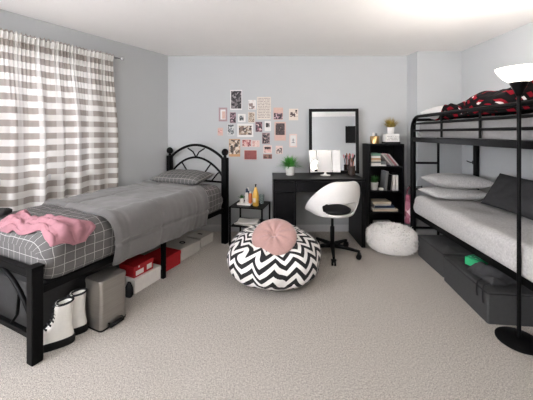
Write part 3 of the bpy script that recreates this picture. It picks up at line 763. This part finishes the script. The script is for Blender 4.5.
# brush pot with brushes
bp = thing('brush_pot', 'dark glass pot of make-up brushes on the desk right of the mirror', 'pot', (1.025, 3.5, DZ+.001))
MB().lathe([(.042, 0), (.045, .003), (.045, .11), (.041, .11), (.040, .006), (.01, .006)], 24).build('pot', mat('smoky_glass', '#3a302c', .15, var=.1), bp)
rn = random.Random(5)
BM = [mat('brush_wood', '#8a5a44', .5), mat('brush_black', '#1c1a1b', .5), mat('brush_pink', '#b9807a', .5)]
labs = ['tallest tan brush', 'black handled brush leaning left', 'pink handled brush leaning right', 'short dark brush', 'brown brush at the back', 'black brush leaning right', 'pink brush at the front']
for i in range(7):
    a = i*2*PI/7; tl = rn.uniform(.04, .17); x, y = .02*math.cos(a), .02*math.sin(a); ln = rn.uniform(.19, .25)
    t = thing('makeup_brush', labs[i] + ' standing in the dark pot on the desk', 'brush', (1.025+x*.5, 3.5+y*.5, DZ+.009), 0, 'brushes in the desk pot')
    t.rotation_euler = (-tl*math.sin(a), tl*math.cos(a), 0)
    MB().lathe([(.003, 0), (.005, .05), (.004, ln-.05), (.006, ln-.045)], 10).build('stick', BM[i % 3], t)
    MB().lathe([(.006, ln-.045), (.011, ln-.02), (.009, ln), (.002, ln+.008)], 10).build('bristles', [BM[1], PINKB, BM[0]][i % 3], t)
potted('potted_plant', 'bushy green plant in a white pot at the left end of the desk', (.285, 3.5, DZ+.001), .05, .06, .105, GRASS, 260, .165, 1.35, .008, 11)

# ------------------------------------------------------------------ swivel chair
ch = thing('swivel_chair', 'white shell swivel chair on black star base in front of the desk', 'chair', (.69, 3.04, 0), 0)
YAW = math.atan2(-.955, .29)        # where the back of the shell points
def rimz(ph): return .455 + .335*sm(min(1, (1-abs(ph)/math.radians(133))*1.16))
def shell(a, c):
    ph = (a*2-1)*PI
    zr = rimz(ph)
    if c < .35:
        q = c/.35; r = .205*q; z = .428 + .018*q**3
    else:
        q = (c-.35)/.65; bow = math.sin(q*PI/2)
        flare = .20+.065*q**.8 if zr > .5 else .20+.065*q
        r = .205 + (.272-.205)*bow*(1 if zr > .46 else 1); z = .446 + (zr-.446)*q**1.15
        r -= .012*sm((zr-.6)/.2)*q**3
    el = 1.0
    an = ph+YAW
    return (r*math.cos(an)*el, r*math.sin(an)*el, z), (a, c)
def keep(a, c):
    ph = (a*2-1)*PI
    if c < .38: return True
    z = shell(a, c)[0][2]
    return (abs(ph+.06)/.86)**3 + (abs(z-.528)/.064)**3 > 1
b = MB(); b.grid(shell, 200, 70, keep=keep)
sh = b.build('shell', WHITEP, ch, smooth='all', solid=.011, weld=True)
b = MB(); pts = []
for k in range(120):
    a = k/120; p = Vector(shell(a, 1)[0]); pts.append(p*1 + Vector((0, 0, .001)))
b.tube(pts, .0095, 10, True); b.build('rim', WHITEP, ch, smooth='all')
MB().lathe([(.16, .455), (.185, .462), (.19, .478), (.17, .492), (.08, .497), (.01, .497)], 32).build('seat_pad', BLKCLOTH, ch)
MB().lathe([(.10, .405), (.10, .418), (.02, .419)], 24).build('seat_plate', BLACKM, ch)
MB().lathe([(.03, .095), (.03, .12), (.022, .125), (.022, .29), (.014, .295), (.014, .406)], 20).build('gas_column', BLACKM, ch)
for k in range(5):
    an = math.radians(-100) + k*2*PI/5; dx, dy = math.cos(an), math.sin(an)
    b = MB(); ring = []
    for q, wd, zt, hh in ((.02, .022, .118, .04), (.12, .018, .108, .03), (.28, .012, .088, .02)):
        ring.append([(dx*q-dy*wd, dy*q+dx*wd, zt), (dx*q+dy*wd, dy*q-dx*wd, zt), (dx*q+dy*wd, dy*q-dx*wd, zt-hh), (dx*q-dy*wd, dy*q+dx*wd, zt-hh)])
    b.loft(ring); lg = b.build('leg', BLACKM, ch, bevel=.004)
    b = MB(); px, py = dx*.27, dy*.27
    for sgn in (-1, 1):
        b.lathe([(.006, -.009), (.024, -.008), (.0255, -.004), (.0255, .004), (.024, .008), (.006, .009)], 18, T((px-dy*.013*sgn, py+dx*.013*sgn, .0257), rx=PI/2, rz=an))
    b.tube([(px, py, .03), (px, py, .075)], .007, 8); b.cbox((0, 0, 0), (.028, .05, .008), T((px, py, .056), rz=an))
    b.build('caster', SOLE, lg)

# ------------------------------------------------------------------ bean bag and cushion
bg = Vector((.063, 2.59, 0)); RB = .418
def beanr(th):   # th polar angle from the top; returns r, z
    return RB*math.sin(th)**.85 if th > 0 else 0, 0
def bprof(th):
    s = math.sin(th); co = math.cos(th)
    r = RB*abs(s)**.72*(1-.05*max(0, co))
    return r, .205 + (.215*abs(co)**.9 if co > 0 else -.205*abs(co)**.62)
BARC = [0]; _p = bprof(.0001)
for _i in range(1, 201):
    _q = bprof(max(.0001, _i/200*PI)); BARC.append(BARC[-1]+math.hypot(_q[0]-_p[0], _q[1]-_p[1])); _p = _q
def barc(c):
    x = c*200; i = min(199, int(x)); return BARC[i]+(BARC[i+1]-BARC[i])*(x-i)
def bean(a, c):
    ph = a*2*PI; th = max(.0001, c)*PI
    s = math.sin(th); co = math.cos(th)
    r = RB*abs(s)**.72
    z = .205 + (.215*abs(co)**.9 if co > 0 else -.205*abs(co)**.62)
    r *= 1 - .05*max(0, co)
    p = Vector((r*math.cos(ph), r*math.sin(ph), z))
    left = sm((-math.cos(ph)*.6-math.sin(ph)*.5+.1)/.9)
    w = math.sin(th)
    d = .022*nz(p, 3.2, 2) + .010*nz(p, 9, 3) + left*w*(.02*nz(p, 7, 5)) + .010*w*math.sin(ph*7+2*z/.3)*(co > -.3)
    if z < .05: d *= max(0, z/.05)
    p += Vector((math.cos(ph)*w, math.sin(ph)*w, .6*co if co > 0 else 0))*d
    p.z = max(.001, p.z)
    if co > .0: p.z -= .055*math.exp(-((p.x-.01)**2+(p.y+.16)**2)/.035)
    wob = left*.10*nz(p, 7, 9)+.012*nz(p, 5, 19)
    arc = barc(c)
    return p, (ph*RB*.96+wob + 5, -arc+wob*.7 + 5)
b = MB(); b.grid(bean, 140, 70)
o = b.build('bean_bag', CHEV, smooth='all', weld=True); o.location = bg
tag(o, 'round bean bag in black and white chevron fabric on the carpet', 'bean bag')
cu = thing('cushion', 'round pink tufted velvet cushion lying on the chevron bean bag', 'cushion')
def cush(sgn):
    def fn(a, c):
        ph = a*2*PI; r = .190*c
        th = .044*(max(0, 1-(c)**3.5))**.6
        pl_ = .005*math.cos(ph*9)*sm(c*2.2)*(1-c**4)
        tuft = .034*math.exp(-(c/.16)**2)
        z = sgn*(max(0, th+pl_-tuft))
        return (r*math.cos(ph), r*math.sin(ph), z), (a, c)
    return fn
b = MB(); b.grid(cush(1), 80, 20); b.grid(cush(-1), 80, 20); b.build('cushion_body', PINKF, cu, smooth='all', weld=True)
MB().lathe([(.012, 0), (.018, .004), (.014, .011), (.003, .014)], 16, c=(0, 0, .009)).build('button', PINKF, cu)
cu.matrix_world = T((.064, 2.42, .406), rx=math.radians(31), ry=math.radians(-7))

# ------------------------------------------------------------------ bookcase
BX0, BX1, BY0, BY1, BZ = 1.232, 1.655, 3.48, 3.725, 1.138
bc = thing('bookcase', 'tall narrow black bookcase between the desk and the bunk bed', 'bookcase', ((BX0+BX1)/2, (BY0+BY1)/2, 0))
hw, hd = (BX1-BX0)/2, (BY1-BY0)/2
for x in (-hw, hw-.02): MB().box(x, x+.02, -hd, hd, 0, BZ-.02).build('side_panel', WOODB, bc, bevel=.0015)
MB().box(-hw, hw, -hd, hd, BZ-.02, BZ).build('top_panel', WOODB, bc, bevel=.0015)
MB().box(-hw+.02, hw-.02, hd-.008, hd, .05, BZ-.02).build('back_panel', WOODB, bc)
SHZ = [.868, .572, .318, .062]
for z in SHZ: MB().box(-hw+.02, hw-.02, -hd+.004, hd-.008, z-.02, z).build('shelf', WOODB, bc, bevel=.0015)
MB().box(-hw+.02, hw-.02, -hd+.02, -hd+.035, 0, .042).build('plinth', WOODB, bc)
def book(label, loc, dims, cov, rz=0, ry=0, group=None):
    """dims: thickness x, depth y, height z; spine towards -y"""
    t = thing('book', label, 'book', loc, 0, group); t.rotation_euler = (0, ry, rz)
    w, d, h = dims; c = .003
    b = MB(); b.box(0, c, 0, d, 0, h); b.box(w-c, w, 0, d, 0, h); b.box(0, w, 0, c, 0, h); b.build('cover', cov, t)
    MB().box(c, w-c, c, d-.004, .003, h-.003).build('pages', PAPER, t)
    return t
def flatbook(label, loc, w, d, h, cov, rz=0, group=None):
    """lying book, spine towards -y"""
    t = thing('book', label, 'book', loc, rz, group); c = .0025
    b = MB(); b.box(-w/2, w/2, 0, d, 0, c); b.box(-w/2, w/2, 0, d, h-c, h); b.box(-w/2, w/2, 0, c, 0, h); b.build('cover', cov, t)
    MB().box(-w/2+.003, w/2-.003, c, d-.004, c, h-c).build('pages', PAPER, t); return t
FY = BY0+.03
# first shelf
z = SHZ[0]+.001
for h, cov, lab in ((.036, PAPER, 'white book at the bottom of the stack on the top bookcase shelf'), (.018, GREYB, 'grey book second from the bottom on the top bookcase shelf'), (.022, CREAM, 'cream book above the thin grey book on the top bookcase shelf'),
                    (.018, TERRA, 'tan book in the middle of the stack on the top bookcase shelf'), (.026, PAPER, 'white book under the green one on the top bookcase shelf'), (.03, TEAL, 'sage green book topmost of the stack on the top bookcase shelf')):
    flatbook(lab, (1.326, FY, z), .115, .16, h, cov, 0, 'stack on the top bookcase shelf'); z += h+.0008
z = SHZ[0]+.001
flatbook('white book lying flat in the middle of the top bookcase shelf', (1.422, FY+.005, z), .064, .16, .018, PAPER)
flatbook('dark grey book lying on the flat white book, top bookcase shelf', (1.42, FY+.012, z+.0185), .058, .15, .04, GREYB)
for i, (cov, w) in enumerate(((PAPER, .012), (GREYBOX, .014), (PINKB, .016), (PAPER, .012))):
    h = .175
    book(['white magazine leaning first beside the flat books', 'grey magazine leaning second on the top bookcase shelf', 'pink patterned magazine leaning on the top bookcase shelf', 'white magazine leaning last at the right of the top bookcase shelf'][i],
         (1.468+.0265*i, FY, z+.0135), (w, .17, h), cov, 0, math.radians(-38), 'leaning magazines') .location.x = 1.515+.026*i
for ob in [o for o in COL.objects if o.get('group') == 'leaning magazines']:
    ob.rotation_euler = (0, math.radians(-40), 0); ob.location.z = z+.003
# second shelf
z = SHZ[1]+.001
potted('potted_plant', 'grassy plant in a white pot on the second bookcase shelf', (1.325, FY+.06, z), .04, .05, .095, DGRASS, 150, .10, .85, .004, 21)
MB_ = MB().box(-.025, .025, -.02, .02, 0, .028); o = MB_.build('trinket_box', PAPER, bevel=.004); o.location = (1.398, FY+.03, z); tag(o, 'tiny white box beside the pot on the second bookcase shelf', 'box')
for i, (x, w, h, cov, ry, lab) in enumerate(((1.428, .03, .23, GREYB, .1, 'grey book leaning beside the tiny white box'), (1.486, .014, .19, BLKCLOTH, .1, 'thin black book between the grey and white books'),
        (1.524, .034, .185, PAPER, 0, 'first white book standing on the second bookcase shelf'), (1.562, .034, .185, PAPER, 0, 'second white book standing at the right end of its shelf'))):
    book(lab, (x, FY, z+(w*math.sin(ry) if ry > 0 else 0)+.0005), (w, .16, h), cov, 0, ry, 'standing books on the second shelf')
o = MB().box(-.03, .03, -.04, .04, 0, .022).build('trinket_box', BLACKM, bevel=.005); o.location = (1.56, FY+.06, z+.187); tag(o, 'small black object lying on the two white books', 'box')
# third shelf
z = SHZ[2]+.001
for h, cov, w, x, lab in ((.03, CREAM, .30, 1.44, 'wide cream book at the bottom of the third bookcase shelf stack'), (.012, PAPER, .27, 1.42, 'thin white book above the wide cream book'), (.028, NAVYC, .24, 1.43, 'navy book in the third bookcase shelf stack'),
                          (.016, PAPER, .20, 1.405, 'white book above the navy book'), (.03, CREAM, .22, 1.40, 'cream book topmost of the third bookcase shelf stack')):
    flatbook(lab, (x, FY, z), w, .17, h, cov, 0, 'stack on the third shelf'); z += h+.0008
z = SHZ[3]+.001
for h, cov, w, lab in ((.05, GREYB, .24, 'grey book on the lowest bookcase shelf'), (.03, BLKCLOTH, .22, 'black book in the lowest shelf stack'), (.022, PAPER, .21, 'white book topmost on the lowest bookcase shelf')):
    flatbook(lab, (1.45, FY, z), w, .17, h, cov, 0, 'stack on the lowest shelf'); z += h+.0008
# on top
z = BZ+.001
t = thing('candle_jar', 'gold candle jar on top of the bookcase', 'candle', (1.335, 3.58, z))
MB().lathe([(.05, 0), (.054, .004), (.056, .088), (.052, .093), (.048, .088), (.046, .02), (.01, .02)], 28).build('jar', GOLD, t)
MB().lathe([(.045, .03), (.045, .076), (.01, .076)], 24).build('wax', PAPER, t)
for i, (x, y, h, m, lab) in enumerate(((-.016, 0, .06, PAPER, 'white cylinder standing in the gold candle jar'), (.02, .008, .05, GREYB, 'grey cylinder standing in the gold candle jar'))):
    o = MB().lathe([(.013, 0), (.014, .003), (.014, h-.004), (.010, h)], 16).build('tube', m); o.location = (1.335+x, 3.58+y, z+.077); tag(o, lab, 'tube')
o = MB().box(-.092, .092, -.06, .06, 0, .022).build('book', BLKCLOTH, bevel=.003); o.location = (1.535, 3.58, z); tag(o, 'black book under the white block on top of the bookcase', 'book')
t = thing('decor_block', 'white block with grey lettering lines on top of the bookcase', 'ornament', (1.535, 3.58, z+.0225))
MB().box(-.085, .085, -.05, .05, 0, .098).build('block', WHITEC, t, bevel=.003)
MB().box(-.068, .068, -.0512, -.05, .02, .08).build('lettering', textline('block_lettering', '#e0deda', '#8a8684', .021, 55), t)
potted('potted_plant', 'spiky olive succulent in a white pot on the white block', (1.535, 3.58, z+.1215), .036, .044, .08, OLIVE, 170, .15, 1.15, .007, 31)

# ------------------------------------------------------------------ fluffy pouf
pf = thing('pouf', 'fluffy white fur pouf on the carpet in front of the bookcase', 'pouf', (1.372, 3.185, 0))
PR = .246
def pouf(a, c):
    ph = a*2*PI; th = c*PI; s, co = math.sin(th), math.cos(th)
    r = PR*abs(s)**.6; z = .125 + (.112 if co > 0 else .12)*math.copysign(abs(co)**.75, co)
    return Vector((r*math.cos(ph), r*math.sin(ph), z)), (a, c)
FUR = mat('white_fur', '#fbf8f5', .9, var=.02, scale=30, sheen=.3)
b = MB(); b.grid(pouf, 48, 24); b.build('pouf_body', FUR, pf, smooth='all', weld=True)
b = MB(); rn = random.Random(2)
for i in range(8000):
    a = rn.random(); c = math.acos(1-1.9*rn.random())/PI
    p = pouf(a, c)[0]; ph = a*2*PI
    nn = Vector((math.cos(ph)*math.sin(c*PI), math.sin(ph)*math.sin(c*PI), math.cos(c*PI)+.15)).normalized()
    l = rn.uniform(.03, .052); drop = Vector((rn.gauss(0, .5), rn.gauss(0, .5), -.55+rn.gauss(0, .3)))
    d1 = (nn*.8+drop*.35).normalized(); d2 = (nn*.3+drop*.8).normalized()
    q1 = p + d1*l*.45; q2 = q1 + d2*l*.45
    q1.z = max(.004, q1.z); q2.z = max(.002, q2.z)
    sd = nn.cross(Vector((rn.gauss(0, 1), rn.gauss(0, 1), rn.gauss(0, 1)))).normalized()*.0042
    b.add([p-sd, p+sd, q1+sd*.8, q1-sd*.8, q2], [(0, 1, 2, 3), (3, 2, 4)])
me_fur = b.build('fur', FUR, pf, smooth=False); me_fur['kind'] = 'stuff'

# pink bag between bookcase and bunk post
t = thing('tote_bag', 'pink and white patterned bag hanging behind the bunk post beside the bookcase', 'bag', (1.692, 3.432, .20), math.radians(-8))
BAG = picture('pink_bag_print', ['#a85a70', '#d79aab', '#7d3d50', '#ecd2d6', '#bd7488'], 16, 5)
b = MB(); rings = []
for zz, a, c in ((0, .045, .03), (.02, .052, .038), (.15, .05, .04), (.30, .044, .03), (.34, .036, .018)):
    rings.append([(x+.006*nz((x*9, y*9, zz*6), 1, 3), y, zz) for x, y in rrect(a, c, min(a, c)*.7, 4)])
b.loft(rings); b.build('bag_body', BAG, t, smooth='all')
for y in (-.008, .012):
    MB().tube([(.028*math.cos(q), y, .335+.09*math.sin(q)) for q in [PI*i/12 for i in range(13)]], .005, 8).build('strap', mat('dusky_pink_strap', '#7d4252', .8), t)
o = thing('wall_hook', 'small black hook on the alcove side wall holding the pink bag', 'hook', (1.822, 3.434, .63), math.radians(-8))
MB().tube([(.012, 0, .005), (-.05, 0, .0), (-.118, 0, -.004), (-.128, 0, .014)], .005, 8).build('hook', BLACKM, o)
MB().lathe([(.012, 0), (.012, .005)], 16, T((.018, 0, .005), ry=-PI/2)).build('plate', BLACKM, o)

# ------------------------------------------------------------------ bunk bed (local x across to the wall, y = minus distance from the far end)
A = Vector((1.668, 3.3, 0)); AR = -math.atan(.055); BW = .69; BL = 1.95
bk = thing('bunk_bed', 'black metal bunk bed along the right wall', 'bunk bed', A, AR)
Mbk = Matrix.Translation(A) @ Matrix.Rotation(AR, 4, 'Z')
TZ = 1.4515; PRD = .029
for x in (0, BW):
    for y, sg in ((0, -1), (-BL, 1)):
        MB().tube([(x, y, 0), (x, y, TZ-.13)], PRD, 16).build('post', BLACK, bk)
    arc = [(x, -.13+.13*math.cos(q), TZ-.13+.13*math.sin(q)) for q in [PI/2*i/8 for i in range(9)]]
    arc2 = [(x, -BL+.13-.13*math.cos(q), TZ-.13+.13*math.sin(q)) for q in [PI/2*i/8 for i in range(9)]]
    MB().tube(arc+arc2[::-1], [.0285-.0015*i for i in range(9)]+[.0165+.0015*i for i in range(9)], 14).build('guard_top_rail', BLACK, bk)
    for z in (1.3725, 1.297): MB().tube([(x, 0, z), (x, -BL, z)], .011, 10).build('guard_rail', BLACK, bk)
    for yy in (.59, 1.12) if x == 0 else (.65, 1.3): MB().tube([(x, -yy, 1.23), (x, -yy, TZ)], .010, 10).build('guard_upright', BLACK, bk)
    MB().box(x-.014, x+.014, -BL, 0, 1.172, 1.222).build('upper_side_rail', BLACK, bk, bevel=.004)
    MB().box(x-.014, x+.014, -BL, 0, .335, .388).build('lower_side_rail', BLACK, bk, bevel=.004)
for y in (0, -BL):
    for z in (1.42, 1.197, .36): MB().tube([(0, y, z), (BW, y, z)], .017, 12).build('end_rail', BLACK, bk)
MB().tube([(.278, 0, .02), (.278, 0, 1.42)], .013, 12).build('ladder_rail', BLACK, bk)
for z in (.195, .635, .93): MB().tube([(0, 0, z), (.278, 0, z)], .013, 12).build('rung', BLACK, bk)
for z in (.70, .95): MB().tube([(0, -BL, z), (BW, -BL, z)], .013, 12).build('end_rail', BLACK, bk)
for i in range(12):
    y = -.1 - i*(BL-.2)/11
    for z in (1.205, .372): MB().box(.014, BW-.014, y-.025, y+.025, z-.008, z+.008).build('slat', BLACKM, bk)
def bunkpart(b, name, m, label, cat, **kw):
    o = b.build(name, m, **kw); o.location = A; o.rotation_euler = (0, 0, AR); return tag(o, label, cat)
GSH = mat('grey_fitted_sheet', '#8f8d8c', .9, var=.06, scale=50, bump=.2, bscale=200, bdist=.003)
b = rbox(.032, BW-.03, -BL+.05, -.05, 1.2235, 1.395, .05, amp=.01, sc=6, seed=2)
bunkpart(b, 'mattress', GSH, 'grey sheeted mattress on the upper bunk', 'mattress', smooth='all', weld=True)
b = rbox(-.035, BW-.03, -BL+.05, -.045, .389, .585, .07, amp=.018, sc=5, seed=6)
bunkpart(b, 'mattress', SHEETG, 'mattress in pale grey flecked sheet on the lower bunk', 'mattress', smooth='all', weld=True)
KNIT = mat('pale_grey_knit', '#c3c1bf', .9, var=.3, scale=110, bump=.3, bscale=200, bdist=.003)
for i, (lab, z, dx, rz, ty, sd) in enumerate((('pale grey flecked pillow, lower of two on the lower bunk', .647, .30, .04, 0, 5), ('pale grey flecked pillow, upper of two on the lower bunk', .772, .325, -.05, .02, 8))):
    o = pillow(.575, .39, .115+.025*i, sd).build('pillow', KNIT, smooth='all', weld=True)
    o.matrix_world = Mbk @ T((dx, -.26, z), rz=rz, ry=ty); tag(o, lab, 'pillow', 'stacked pillows on the lower bunk')
o = pillow(.74, .34, .12, 14, wr=.012).build('pillow', DARKP, smooth='all', weld=True)
# long side along the bed, leaning back on the wall side
o.matrix_world = Mbk @ T((.505, -.86, .742), rx=0, ry=math.radians(-58), rz=0) @ Matrix.Rotation(PI/2, 4, 'Z')
tag(o, 'charcoal pillow leaning against the wall side of the lower bunk', 'pillow')
o = pillow(.60, .40, .17, 17).build('pillow', WHITEF, smooth='all', weld=True)
o.matrix_world = Mbk @ T((.34, -.25, 1.478), rx=.08); tag(o, 'white pillow at the head of the upper bunk', 'pillow')
# plaid blanket heaped on the upper bunk
def blanket(a, c):
    t = .41 + 1.49*a; x = .03 + (BW-.075)*c
    ramp = sm((t-.41)/.10)
    h = .035 + ramp*(.115 + .025*sm((t-.5)/.5)) + ramp*(.05*nz((t*3.4, c*2, 0), 1, 3) + .030*math.sin(c*10+t*5+2*nz((t*2, c*2, 0), 1, 1)) + .028*nz((t*8, c*5, 0), 1, 6) + .014*nz((t*19, c*12, 0), 1, 16))
    h *= sm(min(c/.07, (1-c)/.16)+.08)*.95+.05
    h = max(.014, h)*(.25+.75*sm(min(a, 1-a)/.05))
    sl = .03*math.sin(c*7)*(1-a)
    p = (x + .015*nz((t*9, c*4, 0), 1, 8), -(t+sl), 1.401 + h)
    return p, (t*1.3+h*2.2+.22*nz((t*4, c*4, 0), 1, 2), c*.8+h*2.4+.22*nz((t*4, c*4, 3), 1, 7))
b = MB(); b.grid(blanket, 150, 70)
bunkpart(b, 'blanket', BUFF, 'black, red and white plaid blanket heaped on the upper bunk', 'blanket', smooth='all', solid=-.012)

# ------------------------------------------------------------------ under the bunk
def fabric_box(label, loc, rz, w, d, h, lump, seed):
    t = thing('storage_box', label, 'storage box', loc, rz, 'under-bed storage boxes'); hx, hy = w/2, d/2
    b = MB(); R = rrect(hx, hy, .015, 4)
    b.loft([[(x, y, z) for x, y in R] for z in (0, h-.012)]); b.build('box_body', DARKF, t)
    def lid(a, c):
        x, y = (a-.5)*w*.99, (c-.5)*d*.99; ed = min(a, 1-a, c, 1-c)
        return (x, y, h-.011 + lump*sm(ed/.25)*(1+.6*nz((x*5, y*5, 0), 1, seed)) + .006*nz((x*16, y*16, 0), 1, seed)*sm(ed/.1)), (a, c)
    b = MB(); b.grid(lid, 30, 40); b.build('lid', DARKF, t, smooth='all', solid=.006)
    b = MB(); b.tube([(x*1.004, y*1.004, h-.012) for x, y in R], .0045, 6, True); b.build('piping', BLKCLOTH, t)
    return t
t = fabric_box('charcoal fabric storage box under the bunk beside the fluffy pouf', (1.56+.27, 2.775, 0), math.radians(-3), .53, .48, .215, .03, 3)
b2 = thing
t2 = fabric_box('long charcoal fabric storage box under the bunk holding the green carton', (1.50+.28, 2.19, 0), math.radians(-6), .56, .585, .212, .022, 6)
for y, l in ((-.19, .07), (-.255, .085)):
    MB().tube([(-.24, y+.02, .240), (-.275, y+.01, .232), (-.290, y, .206), (-.290, y+.004, .206-l*.6), (-.289, y-.002, .206-l)], .005, 6).build('strap', BLKCLOTH, t2)
g = thing('carton', 'bright green carton on the storage box under the bunk', 'carton', (1.655, 2.265, .2445), math.radians(-66))
MB().box(-.05, .05, -.088, .088, 0, .058).build('carton_body', GREEN, g, bevel=.003)
MB().box(-.03, .03, -.055, .055, .058, .0595).build('label_panel', picture('carton_print', ['#1b7a50', '#2cab72', '#136040', '#8fd0b0'], 60, 3), g)
def jacket(a, c):
    x = 1.515 + .40*a; y = 1.95 + .24*c
    ed = min(a, 1-a, c, 1-c)
    z = .243 + (.02 + .036*sm(ed/.2)*(1+.6*nz((x*7, y*7, 0), 1, 4)) + .020*math.sin(a*19+6*c+2*nz((x*6, y*6, 0), 1, 2))*sm(ed/.08)+.012*nz((x*22, y*22, 0), 1, 9))*sm(ed/.05+.1)
    return (x + .03*nz((c*4, 0, 0), 1, 3), y + .03*nz((a*4, 2, 0), 1, 5), z), (a, c)
b = MB(); b.grid(jacket, 50, 30); o = b.build('jacket', mat('washed_black_cotton', '#303032', .85, var=.15, scale=40, bump=.3, bscale=180), smooth='all', solid=-.006)
tag(o, 'crumpled dark jacket on the near end of the storage box under the bunk', 'jacket')

# small hook on the right wall
t = thing('wall_hook', 'small dark metal lever hook on the right wall behind the bunk post', 'hook', (XR, 3.35, .93))
MB().box(-.006, 0, -.015, .015, -.02, .02).build('plate', BLACKM, t, bevel=.002)
MB().tube([(-.004, 0, 0), (-.03, 0, .0), (-.034, .03, .004), (-.034, .06, .012)], .006, 8).build('lever', BLACKM, t)

# ------------------------------------------------------------------ floor lamp
fl = thing('floor_lamp', 'black uplighter floor lamp with white glass bowl before the bunk bed', 'lamp', (1.5365, 1.765, 0))
MB().lathe([(.112, 0), (.117, .004), (.117, .014), (.108, .021), (.05, .028), (.018, .034)], 48).build('base', BLACK, fl)
MB().lathe([(.011, .034), (.011, 1.5)], 20).build('pole', BLACK, fl)
MB().lathe([(.0115, 1.496), (.016, 1.502), (.026, 1.53), (.044, 1.568), (.046, 1.578)], 28).build('socket_cup', BLACK, fl)
b = MB(); b.lathe([(.04, 1.5785), (.056, 1.584), (.080, 1.604), (.100, 1.63), (.113, 1.653), (.118, 1.665), (.114, 1.665), (.097, 1.634), (.077, 1.61), (.054, 1.591)], 48)
b.build('lamp_shade', emit('glowing_glass_bowl', '#fff6ea', 2.2), fl)
# television behind the camera, and an added unseen pendant for the fill light
tv = thing('television', 'black flat television on the wall, seen in the desk mirror', 'television', (1.80, YF+.02, 1.72))
MB().box(-.33, .33, -.018, .04, -.25, .25).build('screen', BLACKM, tv, bevel=.006)
cl = thing('fill_pendant', 'added white pendant for fill light, out of view behind the camera', 'fill light', (-1.0, -1.0, CZ))
MB().lathe([(.05, -.02), (.06, 0)], 24).build('canopy', WHITEP, cl)
MB().tube([(0, 0, -.02), (0, 0, -.24)], .006, 8).build('cord', WHITEP, cl)

# ------------------------------------------------------------------ lights
def light(name, kind, loc, energy, size=None, rot=None, color=(1, 1, 1), sy=None):
    l = bpy.data.lights.new(name, kind); l.energy = energy; l.color = color
    if kind == 'AREA':
        l.size = size
        if sy: l.shape = 'RECTANGLE'; l.size_y = sy
    elif size: l.shadow_soft_size = size
    o = bpy.data.objects.new(name, l); COL.objects.link(o); o.location = loc
    if rot: o.rotation_euler = rot
    return o
light('pendant_fill', 'POINT', (-1.0, -1.0, CZ-.44), 38, .2, None, (1, .975, .945))  # added fill light below the unseen pendant
light('side_fill', 'AREA', (LB.x+.06, -.05, 1.42), 125, 2.3, (PI/2, 0, PI/2), (.98, .99, 1), 1.15)  # added soft fill from the left, set at the made-up window
light('lamp_bulb', 'POINT', (1.5365, 1.765, 1.70), 42, .06, None, (1, .96, .91))
p = wl(1.43, .06, 1.42)
light('curtain_daylight', 'AREA', p, 1.6, 1.0, (PI/2, 0, math.atan2(nrm.y, nrm.x)+PI/2), (.98, .99, 1), 1.1)

w = bpy.data.worlds.new('World'); SC.world = w; w.use_nodes = True
w.node_tree.nodes['Background'].inputs[0].default_value = (.8, .85, .9, 1); w.node_tree.nodes['Background'].inputs[1].default_value = .3

# ------------------------------------------------------------------ camera
cam = bpy.data.cameras.new('camera'); co = bpy.data.objects.new('camera', cam); COL.objects.link(co)
co.location = (0, 0, EYE); co.rotation_euler = (PI/2, 0, 0)
cam.sensor_fit = 'HORIZONTAL'; cam.sensor_width = 36; cam.lens = F/533*36; cam.shift_y = -67/533; cam.clip_start = .02
SC.camera = co
SC.view_settings.view_transform = 'Standard'; SC.view_settings.look = 'None'; SC.view_settings.gamma = 1; SC.view_settings.exposure = 0
SC.view_settings.use_curve_mapping = False
SC.cycles.max_bounces = 10; SC.cycles.diffuse_bounces = 6
